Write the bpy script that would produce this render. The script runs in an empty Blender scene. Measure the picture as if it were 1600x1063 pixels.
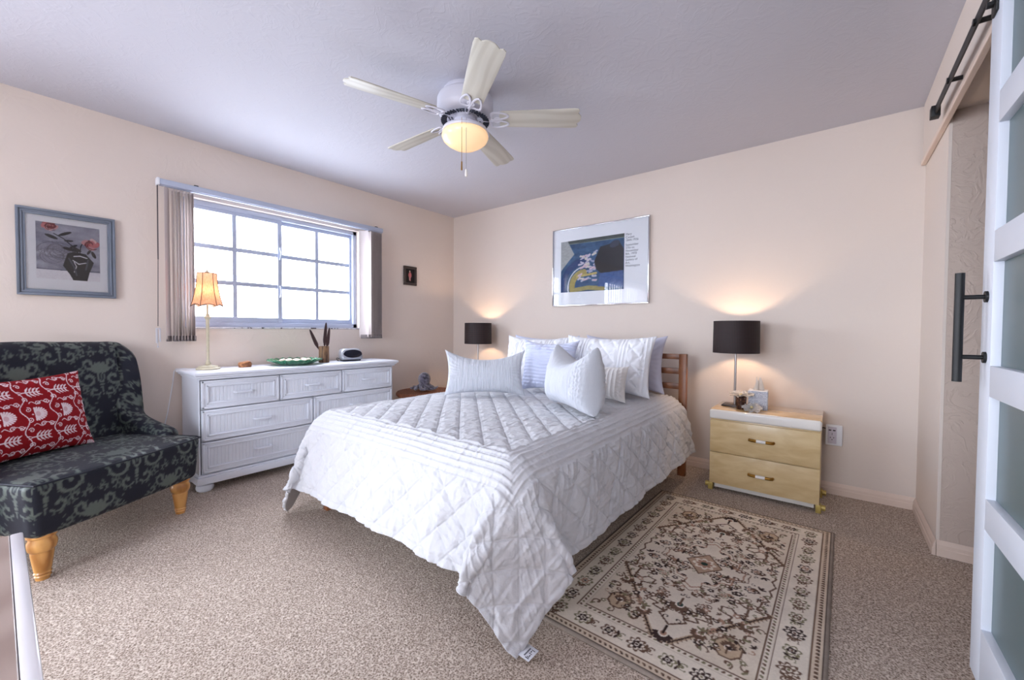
import bpy, bmesh, math, random
import numpy as np
from mathutils import Matrix, Vector, noise
random.seed(7)
SC = bpy.context.scene
COL = SC.collection
PI = math.pi

# ------------------------------------------------------------------ camera
YAW, PITCH, ROLL = math.radians(38.276), math.radians(1.461), math.radians(0.322)
CAMLOC = Vector((3.650, -3.471, 1.090))
cam_d = bpy.data.cameras.new('camera')
cam = bpy.data.objects.new('camera', cam_d); COL.objects.link(cam)
cam_d.sensor_fit = 'HORIZONTAL'; cam_d.sensor_width = 36.0
cam_d.lens = 637.858 * 36.0 / 1600.0
cam_d.clip_start = 0.02; cam_d.clip_end = 200
_f = Vector((-math.sin(YAW), math.cos(YAW), 0)); _r = Vector((math.cos(YAW), math.sin(YAW), 0)); _u = Vector((0, 0, 1))
_f2 = _f*math.cos(PITCH) - _u*math.sin(PITCH); _u2 = _u*math.cos(PITCH) + _f*math.sin(PITCH)
_r3 = _r*math.cos(ROLL) + _u2*math.sin(ROLL); _u3 = _u2*math.cos(ROLL) - _r*math.sin(ROLL)
cam.matrix_world = Matrix(((_r3.x, _u3.x, -_f2.x, CAMLOC.x), (_r3.y, _u3.y, -_f2.y, CAMLOC.y), (_r3.z, _u3.z, -_f2.z, CAMLOC.z), (0, 0, 0, 1)))
SC.camera = cam

# ------------------------------------------------------------------ world, exposure
SC.view_settings.view_transform = 'Standard'; SC.view_settings.look = 'None'
SC.view_settings.gamma = 1.0; SC.view_settings.use_curve_mapping = False
SC.view_settings.exposure = 1.18
SKY = 9.0
w = bpy.data.worlds.new('overcast_sky'); SC.world = w; w.use_nodes = True
nt = w.node_tree; nt.nodes.clear()
o_ = nt.nodes.new('ShaderNodeOutputWorld'); b_ = nt.nodes.new('ShaderNodeBackground')
tc = nt.nodes.new('ShaderNodeTexCoord'); sp = nt.nodes.new('ShaderNodeSeparateXYZ'); cr = nt.nodes.new('ShaderNodeValToRGB')
mp = nt.nodes.new('ShaderNodeMapRange'); mp.inputs[1].default_value = -1; mp.inputs[2].default_value = 1
nt.links.new(tc.outputs['Generated'], sp.inputs[0]); nt.links.new(sp.outputs[2], mp.inputs[0]); nt.links.new(mp.outputs[0], cr.inputs[0])
cr.color_ramp.elements[0].position = 0.40; cr.color_ramp.elements[0].color = (0.50, 0.54, 0.62, 1)
cr.color_ramp.elements[1].position = 0.55; cr.color_ramp.elements[1].color = (0.82, 0.89, 1.0, 1)
nt.links.new(cr.outputs[0], b_.inputs[0]); b_.inputs[1].default_value = SKY
nt.links.new(b_.outputs[0], o_.inputs[0])
def portal(name, loc, rot, sx, sy):
    l = bpy.data.lights.new(name, 'AREA'); l.shape = 'RECTANGLE'; l.size = sx; l.size_y = sy; l.cycles.is_portal = True
    o = bpy.data.objects.new(name, l); COL.objects.link(o); o.location = loc; o.rotation_euler = rot
portal('window_portal', (-0.16, -1.96, 1.56), (0, -PI/2, 0), 0.95, 1.42)
portal('added_window_portal', (2.60, -6.76, 1.35), (PI/2, 0, 0), 1.8, 1.7)  # portal for the window added in the near wall
portal('patio_door_portal', (-0.16, -5.27, 1.06), (0, -PI/2, 0), 2.12, 2.16)

# ------------------------------------------------------------------ dimensions
W, H = 4.061, 2.44          # room width, ceiling height; x = 0 window wall, y = 0 head wall
YB = -6.60                  # near wall

# ------------------------------------------------------------------ helpers
def lin(c):
    c = np.asarray(c, float) / 255.0
    return np.where(c <= 0.04045, c/12.92, ((c+0.055)/1.055)**2.4)
def col(r, g, b): return tuple(float(v) for v in lin((r, g, b))) + (1.0,)

class N:
    """small node-tree builder"""
    def __init__(s, name):
        s.m = bpy.data.materials.new(name); s.m.use_nodes = True; s.t = s.m.node_tree; s.t.nodes.clear()
        s.out = s.t.nodes.new('ShaderNodeOutputMaterial'); s.b = s.t.nodes.new('ShaderNodeBsdfPrincipled')
        s.t.links.new(s.b.outputs[0], s.out.inputs[0])
    def n(s, kind, **kw):
        x = s.t.nodes.new('ShaderNode' + kind)
        for k, v in kw.items():
            if k.startswith('i_'): 
                key = k[2:]; key = int(key) if key.isdigit() else key.replace('_', ' ')
                x.inputs[key].default_value = v
            else: setattr(x, k, v)
        return x
    def l(s, a, b): s.t.links.new(a, b)
    def set(s, **kw):
        for k, v in kw.items(): s.b.inputs[k.replace('_', ' ')].default_value = v
        return s
    def coord(s, scale=(1, 1, 1), kind='Object', rot=(0, 0, 0)):
        c = s.n('TexCoord'); m = s.n('Mapping'); m.inputs['Scale'].default_value = scale; m.inputs['Rotation'].default_value = rot
        s.l(c.outputs[kind], m.inputs[0]); return m.outputs[0]
    def bump(s, h, strength=0.3, dist=0.01):
        b = s.n('Bump'); b.inputs['Strength'].default_value = strength; b.inputs['Distance'].default_value = dist
        s.l(h, b.inputs['Height']); s.l(b.outputs[0], s.b.inputs['Normal'])
    def ramp(s, fac, stops):
        r = s.n('ValToRGB'); e = r.color_ramp.elements
        while len(e) < len(stops): e.new(0.5)
        for i, (p, c) in enumerate(stops): e[i].position = p; e[i].color = c
        s.l(fac, r.inputs[0]); return r.outputs[0]

def plain(name, rgb, rough=0.5, metal=0.0, var=0.0, vs=8.0, bump=0.0, bs=60.0, **kw):
    n = N(name); n.set(Roughness=rough, Metallic=metal, **kw)
    c = n.coord()
    z = n.n('TexNoise', i_Scale=vs, i_Detail=4.0); n.l(c, z.inputs['Vector'])
    base = np.array(col(*rgb)); v = var
    lo = tuple(np.clip(base[:3]*(1-v), 0, 1)) + (1,); hi = tuple(np.clip(base[:3]*(1+v), 0, 1)) + (1,)
    n.l(n.ramp(z.outputs[0], [(0.3, lo), (0.7, hi)]), n.b.inputs['Base Color'])
    if bump:
        z2 = n.n('TexNoise', i_Scale=bs, i_Detail=3.0); n.l(c, z2.inputs['Vector']); n.bump(z2.outputs[0], bump, 0.004)
    return n.m

def stucco(name, rgb, strength, scale=5.0, dist=0.006):
    n = N(name); n.set(Roughness=0.72)
    c = n.coord()
    z = n.n('TexNoise', i_Scale=1.3, i_Detail=2.0); n.l(c, z.inputs['Vector'])
    base = np.array(col(*rgb))
    n.l(n.ramp(z.outputs[0], [(0.3, tuple(base[:3]*0.985)+(1,)), (0.7, tuple(np.clip(base[:3]*1.015, 0, 1))+(1,))]), n.b.inputs['Base Color'])
    v = n.n('TexNoise', i_Scale=scale, i_Detail=5.0, i_Roughness=0.55, i_Distortion=1.4); n.l(c, v.inputs['Vector'])
    r = n.ramp(v.outputs[0], [(0.44, (0, 0, 0, 1)), (0.50, (1, 1, 1, 1)), (0.53, (0.75, 0.75, 0.75, 1)), (0.62, (0.25, 0.25, 0.25, 1))])
    v2 = n.n('TexNoise', i_Scale=70.0, i_Detail=3.0); n.l(c, v2.inputs['Vector'])
    a = n.n('MixRGB', i_Fac=0.25); n.l(r, a.inputs[1]); n.l(v2.outputs[0], a.inputs[2])
    n.bump(a.outputs[0], strength, dist)
    return n.m

def painted(name, rough=0.8, bump=0.0, bs=300.0, sheen=0.0, spec=0.3, coat=0.0):
    """colour comes from the pattern stored on the mesh (attribute 'pattern')"""
    n = N(name); n.set(Roughness=rough); n.b.inputs['Specular IOR Level'].default_value = spec
    if coat: n.b.inputs['Coat Weight'].default_value = coat
    if sheen: n.b.inputs['Sheen Weight'].default_value = sheen
    a = n.n('Attribute', attribute_name='pattern'); n.l(a.outputs['Color'], n.b.inputs['Base Color'])
    if bump:
        z = n.n('TexNoise', i_Scale=bs, i_Detail=3.0); n.l(n.coord(), z.inputs['Vector']); n.bump(z.outputs[0], bump, 0.003)
    return n.m

def wood(name, dark, light, scale=(1, 1, 1), rough=0.4, ws=6.0, coat=0.0):
    n = N(name); n.set(Roughness=rough); n.b.inputs['Coat Weight'].default_value = coat
    c = n.coord(scale)
    wv = n.n('TexWave', i_Scale=ws, i_Distortion=6.0, i_Detail=3.0); wv.inputs['Detail Scale'].default_value = 1.2; n.l(c, wv.inputs['Vector'])
    z = n.n('TexNoise', i_Scale=30.0, i_Detail=5.0); n.l(c, z.inputs['Vector'])
    mx = n.n('MixRGB', i_Fac=0.35); n.l(wv.outputs[0], mx.inputs[1]); n.l(z.outputs[0], mx.inputs[2])
    n.l(n.ramp(mx.outputs[0], [(0.2, col(*dark)), (0.8, col(*light))]), n.b.inputs['Base Color'])
    n.bump(mx.outputs[0], 0.08, 0.002)
    return n.m

# ------------------------------------------------------------------ object helpers
ROOT = {}
def thing(name, label, cat, loc, group=None):
    o = bpy.data.objects.new(name, None); COL.objects.link(o); o.location = loc; o.empty_display_size = 0.05
    o['label'] = label; o['category'] = cat
    if group: o['group'] = group
    ROOT[o.name] = Vector(loc)
    return o
def tag(o, label, cat, group=None, kind=None):
    if label: o['label'] = label
    if cat: o['category'] = cat
    if group: o['group'] = group
    if kind: o['kind'] = kind
    return o
def link(name, me, mat, parent=None, label=None):
    o = bpy.data.objects.new(name, me); COL.objects.link(o)
    if mat is not None:
        for m in (mat if isinstance(mat, (list, tuple)) else [mat]): me.materials.append(m)
    if parent is not None:
        o.parent = parent
        if parent.name in ROOT: o.matrix_parent_inverse = Matrix.Translation(-ROOT[parent.name])
    if label: o['label'] = label
    return o
def obj(name, bm, mat, parent=None, label=None, smooth=0.6, M=None):
    if M is not None: bm.transform(M)
    me = bpy.data.meshes.new(name)
    bm.normal_update(); bm.to_mesh(me); bm.free()
    if smooth:
        me.shade_smooth(); me.set_sharp_from_angle(angle=smooth)
    return link(name, me, mat, parent, label)
def struct(name, bm, mat, parent=None, smooth=0.6):
    o = obj(name, bm, mat, parent, smooth=smooth)
    if parent is None: o['kind'] = 'structure'
    return o
def copy_tree(root, loc, label=None, group=None, rz=None):
    r = root.copy(); COL.objects.link(r); r.location = loc
    if rz is not None: r.rotation_euler = (0, 0, rz)
    if label: r['label'] = label
    if group: r['group'] = group
    def rec(src, dst):
        for ch in list(src.children):
            c = ch.copy(); COL.objects.link(c); c.parent = dst; c.matrix_parent_inverse = ch.matrix_parent_inverse.copy(); rec(ch, c)
    rec(root, r)
    return r
def B(): return bmesh.new()
def merge(bm, tmp, M=None):
    if M is not None: tmp.transform(M)
    me = bpy.data.meshes.new('t'); tmp.to_mesh(me); tmp.free(); bm.from_mesh(me); bpy.data.meshes.remove(me)
    return bm
def box(bm, x0, x1, y0, y1, z0, z1, bev=0.0, seg=2, M=None):
    t = B(); bmesh.ops.create_cube(t, size=1.0)
    t.transform(Matrix.Translation(((x0+x1)/2, (y0+y1)/2, (z0+z1)/2)) @ Matrix.Diagonal((abs(x1-x0), abs(y1-y0), abs(z1-z0), 1)))
    if bev: bmesh.ops.bevel(t, geom=t.edges[:], offset=bev, segments=seg, affect='EDGES', profile=0.5)
    return merge(bm, t, M)
def cyl(bm, p0, p1, r, r2=None, seg=20):
    p0 = Vector(p0); p1 = Vector(p1); d = p1-p0
    t = B(); bmesh.ops.create_cone(t, cap_ends=True, segments=seg, radius1=r, radius2=r if r2 is None else r2, depth=d.length)
    t.transform(Matrix.Translation((p0+p1)/2) @ d.to_track_quat('Z', 'Y').to_matrix().to_4x4())
    return merge(bm, t)
def lathe(bm, prof, c=(0, 0, 0), seg=32, fn=None, caps=True, M=None):
    """prof: list of (r, z); fn(theta, r, z) may change r"""
    t = B(); rings = []
    for r, z in prof:
        ring = []
        for k in range(seg):
            a = 2*PI*k/seg
            rr, zz = (r, z) if fn is None else fn(a, r, z)
            ring.append(t.verts.new((c[0]+rr*math.cos(a), c[1]+rr*math.sin(a), c[2]+zz)))
        rings.append(ring)
    for a, b in zip(rings[:-1], rings[1:]):
        for k in range(seg):
            k2 = (k+1) % seg; t.faces.new((a[k], a[k2], b[k2], b[k]))
    if caps:
        if prof[0][0] > 1e-4: t.faces.new(rings[0][::-1])
        if prof[-1][0] > 1e-4: t.faces.new(rings[-1])
    bmesh.ops.remove_doubles(t, verts=t.verts[:], dist=1e-6)
    return merge(bm, t, M)
def tube(bm, pts, r, seg=8, closed=False, flat=None):
    """tube along a path; r number or list; flat scales the section along the frame's second axis"""
    pts = [Vector(p) for p in pts]; n = len(pts); t = B(); rings = []
    rs = r if isinstance(r, (list, tuple, np.ndarray)) else [r]*n
    up = Vector((0, 0, 1)); prev = None
    for i, p in enumerate(pts):
        if closed: d = pts[(i+1) % n]-pts[i-1]
        else: d = pts[min(i+1, n-1)]-pts[max(i-1, 0)]
        d.normalize()
        if prev is None:
            a = d.cross(up)
            if a.length < 0.05: a = d.cross(Vector((1, 0, 0)))
        else: a = prev - d*prev.dot(d)
        a.normalize(); prev = a.copy(); b = d.cross(a)
        s2 = 1.0 if flat is None else flat
        rings.append([t.verts.new(p + a*math.cos(q)*rs[i] + b*math.sin(q)*rs[i]*s2) for q in [2*PI*k/seg for k in range(seg)]])
    m = n if closed else n-1
    for i in range(m):
        A = rings[i]; C = rings[(i+1) % n]
        for k in range(seg):
            k2 = (k+1) % seg; t.faces.new((A[k], A[k2], C[k2], C[k]))
    if not closed: t.faces.new(rings[0][::-1]); t.faces.new(rings[-1])
    bmesh.ops.recalc_face_normals(t, faces=t.faces[:])
    return merge(bm, t)
def prism(bm, pts2, h0, h1, M=None, bev=0.0):
    """polygon in xy extruded from z=h0 to h1"""
    t = B(); vs = [t.verts.new((x, y, h0)) for x, y in pts2]; f = t.faces.new(vs)
    ex = bmesh.ops.extrude_face_region(t, geom=[f]); bmesh.ops.translate(t, verts=[v for v in ex['geom'] if isinstance(v, bmesh.types.BMVert)], vec=(0, 0, h1-h0))
    bmesh.ops.recalc_face_normals(t, faces=t.faces[:])
    if bev:
        es = [e for e in t.edges if abs(e.verts[0].co.z-e.verts[1].co.z) < 1e-6]
        bmesh.ops.bevel(t, geom=es, offset=bev, segments=2, affect='EDGES', profile=0.5)
    return merge(bm, t, M)
def grid_mesh(name, P, closed_u=False, flip=False):
    """P: array (nv, nu, 3) -> mesh"""
    nv, nu = P.shape[:2]
    me = bpy.data.meshes.new(name)
    idx = np.arange(nv*nu).reshape(nv, nu)
    if closed_u: idx = np.concatenate([idx, idx[:, :1]], 1)
    q = np.stack([idx[:-1, :-1], idx[:-1, 1:], idx[1:, 1:], idx[1:, :-1]], -1).reshape(-1, 4)
    if flip: q = q[:, ::-1]
    me.vertices.add(nv*nu); me.vertices.foreach_set('co', P.reshape(-1).astype(np.float32))
    me.loops.add(q.size); me.loops.foreach_set('vertex_index', q.reshape(-1).astype(np.int32))
    me.polygons.add(len(q)); me.polygons.foreach_set('loop_start', np.arange(0, q.size, 4, dtype=np.int32))
    me.update(calc_edges=True); me.validate(); me.shade_smooth()
    return me
def coords(me):
    a = np.zeros(len(me.vertices)*3, np.float32); me.vertices.foreach_get('co', a); return a.reshape(-1, 3)
def normals(me):
    a = np.zeros(len(me.vertices)*3, np.float32); me.vertices.foreach_get('normal', a); return a.reshape(-1, 3)
def paint(me, rgb):
    """rgb (n,3) in 0..255 display values"""
    at = me.color_attributes.new('pattern', 'FLOAT_COLOR', 'POINT')
    c = np.ones((len(me.vertices), 4), np.float32); c[:, :3] = lin(rgb)
    at.data.foreach_set('color', c.reshape(-1))

class Canvas:
    """a small procedural pattern raster in metres, sampled onto mesh points"""
    def __init__(s, w, h, res, bg):
        s.w, s.h, s.res = w, h, res; s.nx = int(round(w/res)); s.ny = int(round(h/res))
        s.a = np.ones((s.ny, s.nx, 3))*np.array(bg, float)
        s.X, s.Y = np.meshgrid((np.arange(s.nx)+.5)*res, (np.arange(s.ny)+.5)*res)
    def win(s, x0, x1, y0, y1):
        i0 = max(int(x0/s.res)-1, 0); i1 = min(int(x1/s.res)+2, s.nx); j0 = max(int(y0/s.res)-1, 0); j1 = min(int(y1/s.res)+2, s.ny)
        if i1 <= i0 or j1 <= j0: return None
        return slice(j0, j1), slice(i0, i1)
    def put(s, sl, m, c, al=1.0):
        reg = s.a[sl]; m = m[..., None]*al; s.a[sl] = reg*(1-m)+np.array(c, float)*m
    def ell(s, x, y, rx, ry, c, rot=0.0, al=1.0, ring=None):
        R = max(rx, ry); sl = s.win(x-R, x+R, y-R, y+R)
        if sl is None: return
        dx = s.X[sl]-x; dy = s.Y[sl]-y; ca, sa = math.cos(rot), math.sin(rot)
        u = (dx*ca+dy*sa)/rx; v = (-dx*sa+dy*ca)/ry; d = np.sqrt(u*u+v*v)
        m = (d < 1) if ring is None else ((d < 1) & (d > 1-ring))
        s.put(sl, m.astype(float), c, al)
    def rect(s, x0, x1, y0, y1, c, al=1.0):
        sl = s.win(x0, x1, y0, y1)
        if sl is None: return
        m = (s.X[sl] >= x0) & (s.X[sl] <= x1) & (s.Y[sl] >= y0) & (s.Y[sl] <= y1); s.put(sl, m.astype(float), c, al)
    def stroke(s, pts, r, c, al=1.0):
        pts = np.asarray(pts, float); rs = np.broadcast_to(np.asarray(r, float), (len(pts),))
        for i in range(len(pts)-1):
            p, q = pts[i], pts[i+1]; R = max(rs[i], rs[i+1])
            sl = s.win(min(p[0], q[0])-R, max(p[0], q[0])+R, min(p[1], q[1])-R, max(p[1], q[1])+R)
            if sl is None: continue
            d = q-p; L2 = max(d@d, 1e-12); t = np.clip(((s.X[sl]-p[0])*d[0]+(s.Y[sl]-p[1])*d[1])/L2, 0, 1)
            dist = np.hypot(s.X[sl]-p[0]-t*d[0], s.Y[sl]-p[1]-t*d[1])
            s.put(sl, (dist < rs[i]*(1-t)+rs[i+1]*t).astype(float), c, al)
    def poly(s, pts, c, al=1.0):
        pts = np.asarray(pts, float); sl = s.win(pts[:, 0].min(), pts[:, 0].max(), pts[:, 1].min(), pts[:, 1].max())
        if sl is None: return
        X, Y = s.X[sl], s.Y[sl]; m = np.zeros(X.shape, bool); n = len(pts)
        for i in range(n):
            x1, y1 = pts[i]; x2, y2 = pts[(i+1) % n]
            if y1 == y2: continue
            m ^= ((Y >= min(y1, y2)) & (Y < max(y1, y2)) & (X < (x2-x1)*(Y-y1)/(y2-y1)+x1))
        s.put(sl, m.astype(float), c, al)
    def flower(s, x, y, r, n, c, rot=0.0, depth=0.35, al=1.0, ring=None):
        sl = s.win(x-r, x+r, y-r, y+r)
        if sl is None: return
        dx = s.X[sl]-x; dy = s.Y[sl]-y; th = np.arctan2(dy, dx)+rot; d = np.hypot(dx, dy)/(r*(1-depth+depth*np.abs(np.cos(n*th/2))))
        m = (d < 1) if ring is None else ((d < 1) & (d > 1-ring))
        s.put(sl, m.astype(float), c, al)
    def noise(s, amp, cell, seed=0, aniso=(1, 1)):
        rg = np.random.RandomState(seed)
        nx = int(s.w/(cell*aniso[0]))+3; ny = int(s.h/(cell*aniso[1]))+3; g = rg.rand(ny, nx)-.5
        x = s.X/(cell*aniso[0]); y = s.Y/(cell*aniso[1]); i = x.astype(int); j = y.astype(int); fx = x-i; fy = y-j
        v = g[j, i]*(1-fx)*(1-fy)+g[j, i+1]*fx*(1-fy)+g[j+1, i]*(1-fx)*fy+g[j+1, i+1]*fx*fy
        s.a += v[..., None]*amp
    def blur(s, k=1):
        for _ in range(k):
            a = np.pad(s.a, ((1, 1), (1, 1), (0, 0)), 'edge'); s.a = (a[1:-1, 1:-1]*4+a[:-2, 1:-1]+a[2:, 1:-1]+a[1:-1, :-2]+a[1:-1, 2:])/8
    def sample(s, x, y, wrap=False):
        i = np.floor(np.asarray(x)/s.res).astype(int); j = np.floor(np.asarray(y)/s.res).astype(int)
        if wrap: i %= s.nx; j %= s.ny
        else: i = np.clip(i, 0, s.nx-1); j = np.clip(j, 0, s.ny-1)
        return np.clip(s.a[j, i], 0, 255)
def spiral(cx, cy, r0, r1, a0, a1, n=28):
    t = np.linspace(0, 1, n); r = r0+(r1-r0)*t; a = a0+(a1-a0)*t
    return np.c_[cx+r*np.cos(a), cy+r*np.sin(a)]
def art_panel(name, cv, mat, parent, origin, du, dv, nx, ny, label=None):
    """flat picture: origin lower-left corner, du/dv edge vectors; the canvas fills it"""
    u, v = np.meshgrid(np.linspace(0, 1, nx), np.linspace(0, 1, ny))
    P = np.array(origin)[None, None]+u[..., None]*np.array(du)+v[..., None]*np.array(dv)
    me = grid_mesh(name, P); paint(me, cv.sample(u.reshape(-1)*cv.w*0.9999, v.reshape(-1)*cv.h*0.9999))
    return link(name, me, mat, parent, label)
def rbox(size, r, res):
    """dense rounded box centred on 0 -> bmesh"""
    t = B(); sx, sy, sz = size
    nx, ny, nz = [max(2, int(round(d/res))) for d in size]
    key = {}
    def vert(i, j, k):
        if (i, j, k) not in key: key[(i, j, k)] = t.verts.new((-sx/2+sx*i/nx, -sy/2+sy*j/ny, -sz/2+sz*k/nz))
        return key[(i, j, k)]
    for i in range(nx):
        for j in range(ny):
            t.faces.new((vert(i, j, 0), vert(i, j+1, 0), vert(i+1, j+1, 0), vert(i+1, j, 0)))
            t.faces.new((vert(i, j, nz), vert(i+1, j, nz), vert(i+1, j+1, nz), vert(i, j+1, nz)))
    for i in range(nx):
        for k in range(nz):
            t.faces.new((vert(i, 0, k), vert(i+1, 0, k), vert(i+1, 0, k+1), vert(i, 0, k+1)))
            t.faces.new((vert(i, ny, k), vert(i, ny, k+1), vert(i+1, ny, k+1), vert(i+1, ny, k)))
    for j in range(ny):
        for k in range(nz):
            t.faces.new((vert(0, j, k), vert(0, j, k+1), vert(0, j+1, k+1), vert(0, j+1, k)))
            t.faces.new((vert(nx, j, k), vert(nx, j+1, k), vert(nx, j+1, k+1), vert(nx, j, k+1)))
    hx, hy, hz = sx/2-r, sy/2-r, sz/2-r
    for v in t.verts:
        c = Vector((max(-hx, min(hx, v.co.x)), max(-hy, min(hy, v.co.y)), max(-hz, min(hz, v.co.z))))
        d = v.co-c
        if d.length > 1e-9: v.co = c+d.normalized()*r
    return t

# ------------------------------------------------------------------ materials
M_wall = stucco('painted_wall', (222, 209, 199), 0.10, 4.0)
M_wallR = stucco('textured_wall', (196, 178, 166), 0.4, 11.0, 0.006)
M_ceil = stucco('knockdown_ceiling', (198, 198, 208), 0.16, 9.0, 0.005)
M_trim = plain('trim_paint', (226, 205, 190), 0.45)
M_white = plain('white_paint', (236, 238, 244), 0.35, var=0.01)
M_dresser = plain('dresser_white_lacquer', (226, 230, 240), 0.38, var=0.01)
M_barn = plain('barn_door_white', (216, 220, 230), 0.4, var=0.01)
M_alu = plain('window_frame_paint', (176, 184, 204), 0.45, var=0.02)
M_black = plain('matte_black_steel', (8, 8, 10), 0.5, 0.0)
M_chrome = plain('brushed_nickel', (180, 176, 176), 0.28, 1.0, var=0.04)
M_brass = plain('aged_brass', (176, 132, 62), 0.28, 1.0, var=0.12, vs=40)
M_pine = wood('stained_pine', (112, 64, 36), (146, 90, 52), (1, 1, 1), 0.38, 3.0)
M_leg = wood('honey_beech', (168, 112, 52), (214, 160, 92), (1, 1, 0.3), 0.3, 9.0, 0.3)
M_fan = plain('fan_white_enamel', (214, 214, 226), 0.4)
M_vane = plain('vinyl_vane', (214, 203, 200), 0.55, var=0.02)

# ------------------------------------------------------------------ the room
# carpet
n = N('berber_carpet'); n.set(Roughness=0.95); n.b.inputs['Specular IOR Level'].default_value = 0.1
c = n.coord()
z1 = n.n('TexNoise', i_Scale=140.0, i_Detail=4.0, i_Roughness=0.8); n.l(c, z1.inputs['Vector'])
z2 = n.n('TexVoronoi', i_Scale=170.0); n.l(c, z2.inputs['Vector'])
mx = n.n('MixRGB', i_Fac=0.35); n.l(z1.outputs[0], mx.inputs[1]); n.l(z2.outputs['Distance'], mx.inputs[2])
n.l(n.ramp(mx.outputs[0], [(0.33, col(84, 68, 58)), (0.43, col(160, 142, 128)), (0.56, col(204, 188, 174)), (0.72, col(232, 220, 208))]), n.b.inputs['Base Color'])
n.bump(mx.outputs[0], 0.7, 0.006)
M_carpet = n.m
bm = B(); box(bm, -0.0, W+1.5, YB, 0.0, -0.05, 0.0); struct('floor', bm, M_carpet, smooth=0)
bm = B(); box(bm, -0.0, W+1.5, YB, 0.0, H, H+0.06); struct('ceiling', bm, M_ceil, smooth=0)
bm = B(); box(bm, -0.14, W+1.5, 0.0, 0.12, -0.05, H+0.06); struct('wall_far', bm, M_wall, smooth=0)
# window wall with its opening
SY0, SY1, SZ = -6.34, -4.20, 2.12      # patio door, further along the same wall
WY0, WY1, WZ0, WZ1 = -2.66, -1.26, 1.085, 2.035
bm = B()
box(bm, -0.14, 0, YB-0.12, SY0, -0.05, H+0.06); box(bm, -0.14, 0, SY0, SY1, SZ, H+0.06); box(bm, -0.14, 0, SY0, SY1, -0.05, 0); box(bm, -0.14, 0, SY1, WY0, -0.05, H+0.06); box(bm, -0.14, 0, WY1, 0, -0.05, H+0.06)
box(bm, -0.14, 0, WY0, WY1, -0.05, WZ0); box(bm, -0.14, 0, WY0, WY1, WZ1, H+0.06)
bmesh.ops.remove_doubles(bm, verts=bm.verts[:], dist=1e-5); struct('wall_left', bm, M_wall, smooth=0)
# near wall (behind the camera)
NX0, NX1, NZ0, NZ1 = 1.70, 3.50, 0.50, 2.20     # unseen opening, added to let more daylight in from behind the camera
bm = B(); box(bm, 0, NX0, YB-0.12, YB, -0.05, H+0.06); box(bm, NX1, W+1.5, YB-0.12, YB, -0.05, H+0.06); box(bm, NX0, NX1, YB-0.12, YB, -0.05, NZ0); box(bm, NX0, NX1, YB-0.12, YB, NZ1, H+0.06); struct('wall_near', bm, M_wall, smooth=0)
# right wall: jamb strip, doorway to the hall, rest of the wall
RY0, RY1, RZ = -0.63, -1.78, 2.145
bm = B()
box(bm, W, W+0.012, RY0, 0, 0, H); struct('wall_right', bm, M_wall, smooth=0)
bm = B(); box(bm, W, W+0.12, RY1, RY0, RZ, H); box(bm, W, W+0.12, YB, RY1, 0, H); struct('wall_right_rear', bm, M_wall, smooth=0)
bm = B(); box(bm, W+0.0125, W+1.5, RY0, -0.0, 0, H); struct('wall_hall_far', bm, M_wallR, smooth=0)
bm = B(); box(bm, W+1.38, W+1.5, -3.0, RY0, 0, H); box(bm, W+0.12, W+1.38, -3.1, -3.0, 0, H); struct('wall_hall_right', bm, M_wallR, smooth=0)
bm = B(); box(bm, W+0.12, W+1.38, -3.0, RY0, RZ, RZ+0.05); struct('ceiling_hall', bm, M_ceil, smooth=0)
# header board of the doorway
bm = B(); box(bm, W-0.018, W-0.001, -3.3, -0.03, RZ-0.035, H-0.001, 0.002); struct('trim_1', bm, M_wall, smooth=0)
bm = B(); box(bm, W-0.024, W-0.0015, -3.3, -0.02, RZ-0.062, RZ-0.036, 0.003); struct('trim_2', bm, M_trim, smooth=0)
def baseboard(name, x0, y0, x1, y1, nx, ny):
    bm = B(); hgt = 0.075; prof = [(0.0, 0.0), (0.014, 0.0), (0.014, 0.035), (0.011, 0.040), (0.011, 0.055), (0.006, 0.068), (0.003, hgt), (0.0, hgt)]
    A = [bm.verts.new((x0+nx*d, y0+ny*d, z)) for d, z in prof]; C = [bm.verts.new((x1+nx*d, y1+ny*d, z)) for d, z in prof]
    for i in range(len(prof)):
        j = (i+1) % len(prof); bm.faces.new((A[i], A[j], C[j], C[i]))
    bm.faces.new(A[::-1]); bm.faces.new(C); bmesh.ops.recalc_face_normals(bm, faces=bm.faces[:])
    struct(name, bm, M_trim, smooth=0.3)
baseboard('baseboard_far', 0.001, -0.001, W-0.001, -0.001, 0, -1)
baseboard('baseboard_left', 0.001, -0.016, 0.001, SY1+0.001, 1, 0)
baseboard('baseboard_right', W-0.001, -0.016, W-0.001, RY0-0.014, -1, 0)
baseboard('baseboard_hall', W+0.001, RY0-0.001, W+1.38, RY0-0.001, 0, -1)
baseboard('baseboard_near', 0.08, YB+0.001, W-0.001, YB+0.001, 0, 1)

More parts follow.
